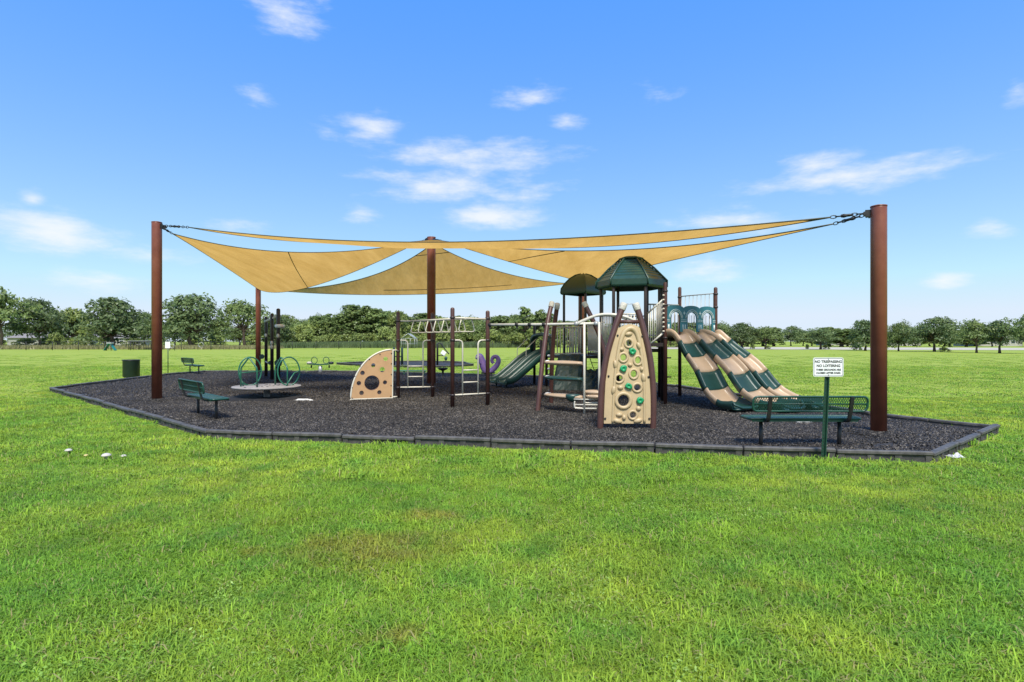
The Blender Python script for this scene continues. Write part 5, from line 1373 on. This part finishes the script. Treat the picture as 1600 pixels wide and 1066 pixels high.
# ------------------------------------------------------------------ scattered grass and mulch chips
def scatter(name, pts, rot, scl, idx, sources, label, cat):
    me = bpy.data.meshes.new(name); me.vertices.add(len(pts)); me.vertices.foreach_set('co', pts.astype(np.float32).ravel())
    for nm, ty, arr in (('rot', 'FLOAT_VECTOR', rot), ('scl', 'FLOAT', scl), ('idx', 'INT', idx)):
        a = me.attributes.new(nm, ty, 'POINT'); a.data.foreach_set('vector' if ty == 'FLOAT_VECTOR' else 'value', arr.astype(np.int32 if ty == 'INT' else np.float32).ravel())
    me.update(); o = link(name, me); tag(o, label, cat, None, 'stuff')
    ng = bpy.data.node_groups.new(name, 'GeometryNodeTree'); ng.interface.new_socket('Geometry', in_out='INPUT', socket_type='NodeSocketGeometry'); ng.interface.new_socket('Geometry', in_out='OUTPUT', socket_type='NodeSocketGeometry')
    N = ng.nodes; L = ng.links; gi = N.new('NodeGroupInput'); go = N.new('NodeGroupOutput'); iop = N.new('GeometryNodeInstanceOnPoints'); iop.inputs['Pick Instance'].default_value = True
    j = N.new('GeometryNodeJoinGeometry')
    for s in reversed(sources):
        oi = N.new('GeometryNodeObjectInfo'); oi.inputs['Object'].default_value = s; oi.inputs['As Instance'].default_value = True; L.new(oi.outputs['Geometry'], j.inputs[0])
    def attr(nm, ty):
        a = N.new('GeometryNodeInputNamedAttribute'); a.data_type = ty; a.inputs[0].default_value = nm; return a.outputs[0]
    er = N.new('FunctionNodeEulerToRotation'); L.new(attr('rot', 'FLOAT_VECTOR'), er.inputs[0])
    L.new(gi.outputs[0], iop.inputs['Points']); L.new(j.outputs[0], iop.inputs['Instance']); L.new(er.outputs[0], iop.inputs['Rotation'])
    L.new(attr('scl', 'FLOAT'), iop.inputs['Scale']); L.new(attr('idx', 'INT'), iop.inputs['Instance Index']); L.new(iop.outputs[0], go.inputs[0])
    md = o.modifiers.new('scatter', 'NODES'); md.node_group = ng
    return o
def grass_material():
    m = bpy.data.materials.new('grass_blades'); m.use_nodes = True; nt = m.node_tree; N = nt.nodes; L = nt.links; out = N['Material Output']; b = N['Principled BSDF']
    geo = N.new('ShaderNodeNewGeometry')
    def noise(sc, det=5):
        n = N.new('ShaderNodeTexNoise'); n.inputs['Scale'].default_value = sc; n.inputs['Detail'].default_value = det; L.new(geo.outputs['Position'], n.inputs['Vector']); return n
    def ramp(n, a, c):
        r = N.new('ShaderNodeMapRange'); r.inputs[1].default_value = a; r.inputs[2].default_value = c; L.new(n, r.inputs[0]); return r.outputs[0]
    def mix(f, a, c):
        x = N.new('ShaderNodeMix'); x.data_type = 'RGBA'; L.new(f, x.inputs[0])
        for i, q in ((6, a), (7, c)):
            if isinstance(q, tuple): x.inputs[i].default_value = (*q, 1)
            else: L.new(q, x.inputs[i])
        return x.outputs[2]
    big = mix(ramp(noise(.35).outputs['Fac'], .36, .66), (.225, .410, .038), (.455, .555, .064))
    med = mix(ramp(noise(1.7).outputs['Fac'], .40, .70), big, (.180, .365, .048))
    oi = N.new('ShaderNodeObjectInfo'); hv = N.new('ShaderNodeHueSaturation'); r1 = N.new('ShaderNodeMapRange'); r1.inputs[3].default_value = .78; r1.inputs[4].default_value = 1.22
    L.new(oi.outputs['Random'], r1.inputs[0]); L.new(r1.outputs[0], hv.inputs['Value']); L.new(med, hv.inputs['Color'])
    dry = noise(.8, 6); fac = ramp(dry.outputs['Fac'], .66, .80)
    fine = noise(5, 6)
    for (dx, dy, rx, ry) in ((-1.10, 4.65, .75, .5), (-.80, 5.5, .4, .25), (-.66, 3.25, .22, .16)):
        sb_ = N.new('ShaderNodeVectorMath'); sb_.operation = 'SUBTRACT'; sb_.inputs[1].default_value = (dx, dy, 0); L.new(geo.outputs['Position'], sb_.inputs[0])
        ml_ = N.new('ShaderNodeVectorMath'); ml_.operation = 'MULTIPLY'; ml_.inputs[1].default_value = (1 / rx, 1 / ry, 0); L.new(sb_.outputs[0], ml_.inputs[0])
        le_ = N.new('ShaderNodeVectorMath'); le_.operation = 'LENGTH'; L.new(ml_.outputs[0], le_.inputs[0])
        f2_ = N.new('ShaderNodeMath'); f2_.operation = 'MULTIPLY'; f2_.inputs[1].default_value = 2.0; L.new(fine.outputs['Fac'], f2_.inputs[0])
        sm_ = N.new('ShaderNodeMath'); sm_.operation = 'SUBTRACT'; L.new(f2_.outputs[0], sm_.inputs[0]); L.new(le_.outputs['Value'], sm_.inputs[1])
        rr_ = N.new('ShaderNodeMapRange'); rr_.inputs[1].default_value = -.05; rr_.inputs[2].default_value = .75; rr_.inputs[4].default_value = .42; L.new(sm_.outputs[0], rr_.inputs[0])
        mx_ = N.new('ShaderNodeMath'); mx_.operation = 'MAXIMUM'; L.new(fac, mx_.inputs[0]); L.new(rr_.outputs[0], mx_.inputs[1]); fac = mx_.outputs[0]
    dr = mix(fac, hv.outputs[0], (.44, .25, .07))
    # per blade variation
    at_ = N.new('ShaderNodeAttribute'); at_.attribute_name = 'blade'
    bl = mix(ramp(at_.outputs['Fac'], .945, .95), dr, (.33, .30, .12))
    hv2 = N.new('ShaderNodeHueSaturation'); r2 = N.new('ShaderNodeMapRange'); r2.inputs[3].default_value = .7; r2.inputs[4].default_value = 1.3; L.new(at_.outputs['Fac'], r2.inputs[0]); L.new(r2.outputs[0], hv2.inputs['Value']); L.new(bl, hv2.inputs['Color'])
    vm = N.new('ShaderNodeVectorMath'); vm.operation = 'ADD'; vm.inputs[1].default_value = (0, 0, 1.4); L.new(geo.outputs['Normal'], vm.inputs[0])
    vn = N.new('ShaderNodeVectorMath'); vn.operation = 'NORMALIZE'; L.new(vm.outputs[0], vn.inputs[0]); L.new(vn.outputs[0], b.inputs['Normal'])
    L.new(hv2.outputs[0], b.inputs['Base Color']); b.inputs['Roughness'].default_value = .5; b.inputs['Specular IOR Level'].default_value = .18
    t = N.new('ShaderNodeBsdfTranslucent'); L.new(hv2.outputs[0], t.inputs[0]); ms = N.new('ShaderNodeMixShader'); ms.inputs[0].default_value = .42
    L.new(b.outputs[0], ms.inputs[1]); L.new(t.outputs[0], ms.inputs[2]); L.new(ms.outputs[0], out.inputs[0])
    return m
M_GRASS = grass_material()
def grass_patch(seed, size, n, h0, h1, w, flat=.6, weeds=0):
    rg = np.random.default_rng(seed); p = np.zeros((n, 3)); r = size * np.sqrt(rg.random(n)); a = rg.uniform(0, 2 * math.pi, n); p[:, 0] = r * np.cos(a); p[:, 1] = r * np.sin(a)
    h = rg.uniform(h0, h1, n); ang = rg.uniform(0, 2 * math.pi, n); d = np.stack([np.cos(ang), np.sin(ang), 0 * ang], 1); s = np.stack([-np.sin(ang), np.cos(ang), 0 * ang], 1)
    bend = rg.uniform(.15, 1.0 + flat, n); ww = w * rg.uniform(.7, 1.3, n)
    if weeds:
        k = rg.random(n) < weeds; ww[k] *= 3.2; h[k] *= .6; bend[k] *= 1.5
    z = np.array([0, 0, 1.0]); V = []
    for t, wf in ((0, .8), (.4, 1), (.75, .7)):
        c = p + d * (bend * h * t ** 2)[:, None] * .75 + z * (h * t * (1 - .22 * bend * t))[:, None]
        V += [c - s * (ww * wf)[:, None], c + s * (ww * wf)[:, None]]
    V.append(p + d * (bend * h)[:, None] * .85 + z * (h * np.maximum(.25, 1 - .42 * bend))[:, None])
    V = np.stack(V, 1).reshape(-1, 3); b = np.arange(n)[:, None] * 7
    tri = np.concatenate([b + np.array([[0, 1, 3]]), b + np.array([[0, 3, 2]]), b + np.array([[2, 3, 5]]), b + np.array([[2, 5, 4]]), b + np.array([[4, 5, 6]])])
    me = np_mesh('grass_patch', V, tri, M_GRASS)
    at_ = me.attributes.new('blade', 'FLOAT', 'POINT'); at_.data.foreach_set('value', np.repeat(rg.random(n), 7).astype(np.float32))
    return bpy.data.objects.new('grass_patch', me)
def field(d0_, d1_, dens, margin=1.35):
    st = 1 / math.sqrt(dens); w = .889 * margin * d1_      # jittered grid: no bald gaps
    gx, gy = np.meshgrid(np.arange(-w, w, st), np.arange(d0_, d1_, st)); x = gx.ravel() + rng.uniform(-.6, .6, gx.size) * st; y = gy.ravel() + rng.uniform(-.6, .6, gx.size) * st
    k = np.abs(x) < .889 * margin * y + .3; x, y = x[k], y[k]
    return np.stack([x, y, 0 * x], 1)
M_WEED = leaf_material('weed_leaves', (.24, .40, .06), (.36, .47, .13))
def grass():
    out = shrink(BED, -.26); P_ = []; I = []; S = []
    nearp = [grass_patch(s, .18, 230, .035, .09, .0030, .9, .03 if s % 2 else .10) for s in range(4)]
    midp = [grass_patch(20 + s, .30, 230, .04, .095, .0055, .8, .06) for s in range(3)]
    farp = [grass_patch(40 + s, .75, 230, .016, .036, .013, .9) for s in range(3)]
    def weed_patch(seed, n, size):
        rg = np.random.default_rng(seed); c = np.stack([rg.normal(scale=size * .5, size=n), rg.normal(scale=size * .5, size=n), rg.uniform(.02, .055, n)], 1)
        no = np.stack([rg.normal(scale=.35, size=n), rg.normal(scale=.35, size=n), np.ones(n)], 1); no /= np.linalg.norm(no, axis=1)[:, None]
        V, Fq = leaf_cards(c, no, .006 + .007 * rg.random(n), rg); me = np_mesh('weed_patch', V, Fq, M_WEED); return bpy.data.objects.new('weed_patch', me)
    weedp = [weed_patch(90 + q, 46, .16) for q in range(2)]
    pw_ = field(2.2, 10, 26); pw_ = pw_[~inside(pw_, out)]
    nw = np.array([mnoise.noise(Vector((q[0] * .8, q[1] * .8, 9))) + .5 * mnoise.noise(Vector((q[0] * 3, q[1] * 3, 2))) for q in pw_]); pw_ = pw_[nw > .40]
    P_.append(pw_); I.append(rng.integers(10, 12, len(pw_))); S.append(rng.uniform(.7, 1.2, len(pw_)))
    for (a, b, dens, i0, k) in ((1.6, 7.5, 46, 0, 4), (7.0, 17, 16, 4, 3), (16, 38, 2.0, 7, 3), (38, 75, .6, 7, 3)):
        p = field(a, b, dens); p = p[~inside(p, out)]
        if a == 38: p = p[rng.random(len(p)) > ((p[:, 1] - 38) / 37) ** .7]
        nb = np.array([.6 * mnoise.noise(Vector((q[0] * .7, q[1] * .7, 0))) + .55 * mnoise.noise(Vector((q[0] * 2.3, q[1] * 2.3, 5))) for q in p])
        P_.append(p); I.append(rng.integers(i0, i0 + k, len(p))); S.append((1.02 + .5 * nb) * rng.uniform(.75, 1.2, len(p)))
    # taller tufts left uncut along the border
    e = []
    for i in range(len(BED)):
        a, b = BED[i], BED[(i + 1) % len(BED)]; n = int((b - a).length * 16)
        nrm_ = Vector((b.y - a.y, a.x - b.x, 0)).normalized(); 
        if nrm_.dot(Vector((-4, 19, 0)) - a) > 0: nrm_ = -nrm_
        for k in range(n): q = a.lerp(b, random.random()) + nrm_ * random.uniform(.15, .42); e.append((q.x, q.y, 0))
    e = np.array(e); P_.append(e); I.append(rng.integers(4, 7, len(e))); S.append(rng.uniform(.6, 1.5, len(e)) * .52)
    p = np.concatenate(P_); n = len(p); rot = np.stack([rng.normal(scale=.05, size=n), rng.normal(scale=.05, size=n), rng.uniform(0, 6.28, n)], 1)
    p2 = inside(p, BED2); keep = ~p2
    scatter('grass', p[keep], rot[keep], np.concatenate(S)[keep], np.concatenate(I)[keep], nearp + midp + farp + weedp, 'bright green mown grass covering the field', 'grass')
grass()
def chip_patch(seed, size, n, ln):
    rg = np.random.default_rng(seed); mb = MB(); V = []; Fq = []
    base = np.array([[-1, -1, -1], [1, -1, -1], [1, 1, -1], [-1, 1, -1], [-.8, -.7, 1], [.75, -.8, 1], [.8, .7, 1], [-.7, .8, 1]], float)
    fq = np.array([[3, 2, 1, 0], [4, 5, 6, 7], [0, 1, 5, 4], [1, 2, 6, 5], [2, 3, 7, 6], [3, 0, 4, 7]])
    for i in range(n):
        d = np.array([ln * rg.uniform(.5, 1.5), ln * rg.uniform(.2, .45), ln * rg.uniform(.12, .3)]) * .5
        Rm = np.array((Matrix.Rotation(rg.uniform(0, 6.28), 3, 'Z') @ Matrix.Rotation(rg.normal(scale=.4), 3, 'Y') @ Matrix.Rotation(rg.normal(scale=.5), 3, 'X')))
        c = np.array([rg.uniform(-size, size), rg.uniform(-size, size), rg.uniform(0, .022)])
        V.append((base * d * (1 + rg.uniform(-.2, .2, base.shape))) @ Rm.T + c); Fq.append(fq + 8 * i)
    me = np_mesh('chip_patch', np.concatenate(V), np.concatenate(Fq), M_CHIP)
    a = me.attributes.new('blade', 'FLOAT', 'POINT'); a.data.foreach_set('value', np.repeat(rg.random(n), 8).astype(np.float32))
    return bpy.data.objects.new('chip_patch', me)
def chip_material():
    m = bpy.data.materials.new('rubber_chips'); m.use_nodes = True; nt = m.node_tree; N = nt.nodes; L = nt.links; b = N['Principled BSDF']
    a = N.new('ShaderNodeAttribute'); a.attribute_name = 'blade'; cr = N.new('ShaderNodeValToRGB'); e = cr.color_ramp.elements
    e[0].color = (.009, .0078, .0066, 1); e[1].color = (.17, .148, .122, 1); x = e.new(.5); x.color = (.028, .0245, .0205, 1); x = e.new(.85); x.color = (.062, .054, .045, 1)
    geo = N.new('ShaderNodeNewGeometry'); n = N.new('ShaderNodeTexNoise'); n.inputs['Scale'].default_value = .55; n.inputs['Detail'].default_value = 6; L.new(geo.outputs['Position'], n.inputs['Vector'])
    r = N.new('ShaderNodeMapRange'); r.inputs[1].default_value = .32; r.inputs[2].default_value = .7; r.inputs[3].default_value = .72; r.inputs[4].default_value = 1.3; L.new(n.outputs['Fac'], r.inputs[0])
    hv = N.new('ShaderNodeHueSaturation'); L.new(r.outputs[0], hv.inputs['Value']); L.new(cr.outputs[0], hv.inputs['Color'])
    L.new(a.outputs['Fac'], cr.inputs[0]); L.new(hv.outputs[0], b.inputs['Base Color']); b.inputs['Roughness'].default_value = .55; b.inputs['Specular IOR Level'].default_value = .35; return m
M_CHIP = chip_material()
def mulch():
    src = [chip_patch(60 + s, .26, 210, .05) for s in range(4)] + [chip_patch(80 + s, .5, 300, .085) for s in range(3)]
    inner = shrink(BED, .34); lo = np.array([-17, 7.5]); hi = np.array([9.2, 31]); n = 15000
    p = np.stack([rng.uniform(lo[0], hi[0], n), rng.uniform(lo[1], hi[1], n), np.full(n, MULCH)], 1)
    p = p[inside(p, inner)]
    dist = np.full(len(p), 1e9)
    for i in range(len(BED)):
        a, b = np.array(BED[i][:2]), np.array(BED[(i + 1) % len(BED)][:2]); e = b - a; t = np.clip(((p[:, :2] - a) @ e) / (e @ e), 0, 1); dist = np.minimum(dist, np.linalg.norm(p[:, :2] - a - t[:, None] * e, axis=1))
    p = p[dist > np.where(p[:, 1] < 17, .42, .74)]
    near_ = p[:, 1] < 17; keep = near_ | (rng.random(len(p)) < .35); p = p[keep]; near_ = near_[keep]
    k = len(p); idx = np.where(near_, rng.integers(0, 4, k), rng.integers(4, 7, k))
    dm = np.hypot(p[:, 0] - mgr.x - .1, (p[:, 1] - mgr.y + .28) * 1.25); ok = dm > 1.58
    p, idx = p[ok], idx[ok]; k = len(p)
    hp_ = []
    for q in (PL, PR, PC, PBL, PBR):
        for i in range(26):
            a = rng.uniform(0, 6.28); r_ = rng.uniform(.12, .42); hp_.append((q[0] + r_ * math.cos(a), q[1] + r_ * math.sin(a), MULCH + max(0, .05 - .1 * r_)))
    p = np.concatenate([p, np.array(hp_)]); idx = np.concatenate([idx, rng.integers(0, 4, len(hp_))]); k = len(p)
    rot = np.stack([0 * p[:, 0], 0 * p[:, 0], rng.uniform(0, 6.28, k)], 1)
    scatter('mulch_chips', p, rot, rng.uniform(.85, 1.15, k), idx, src, 'dark grey shredded rubber mulch chips', 'mulch')
mulch()
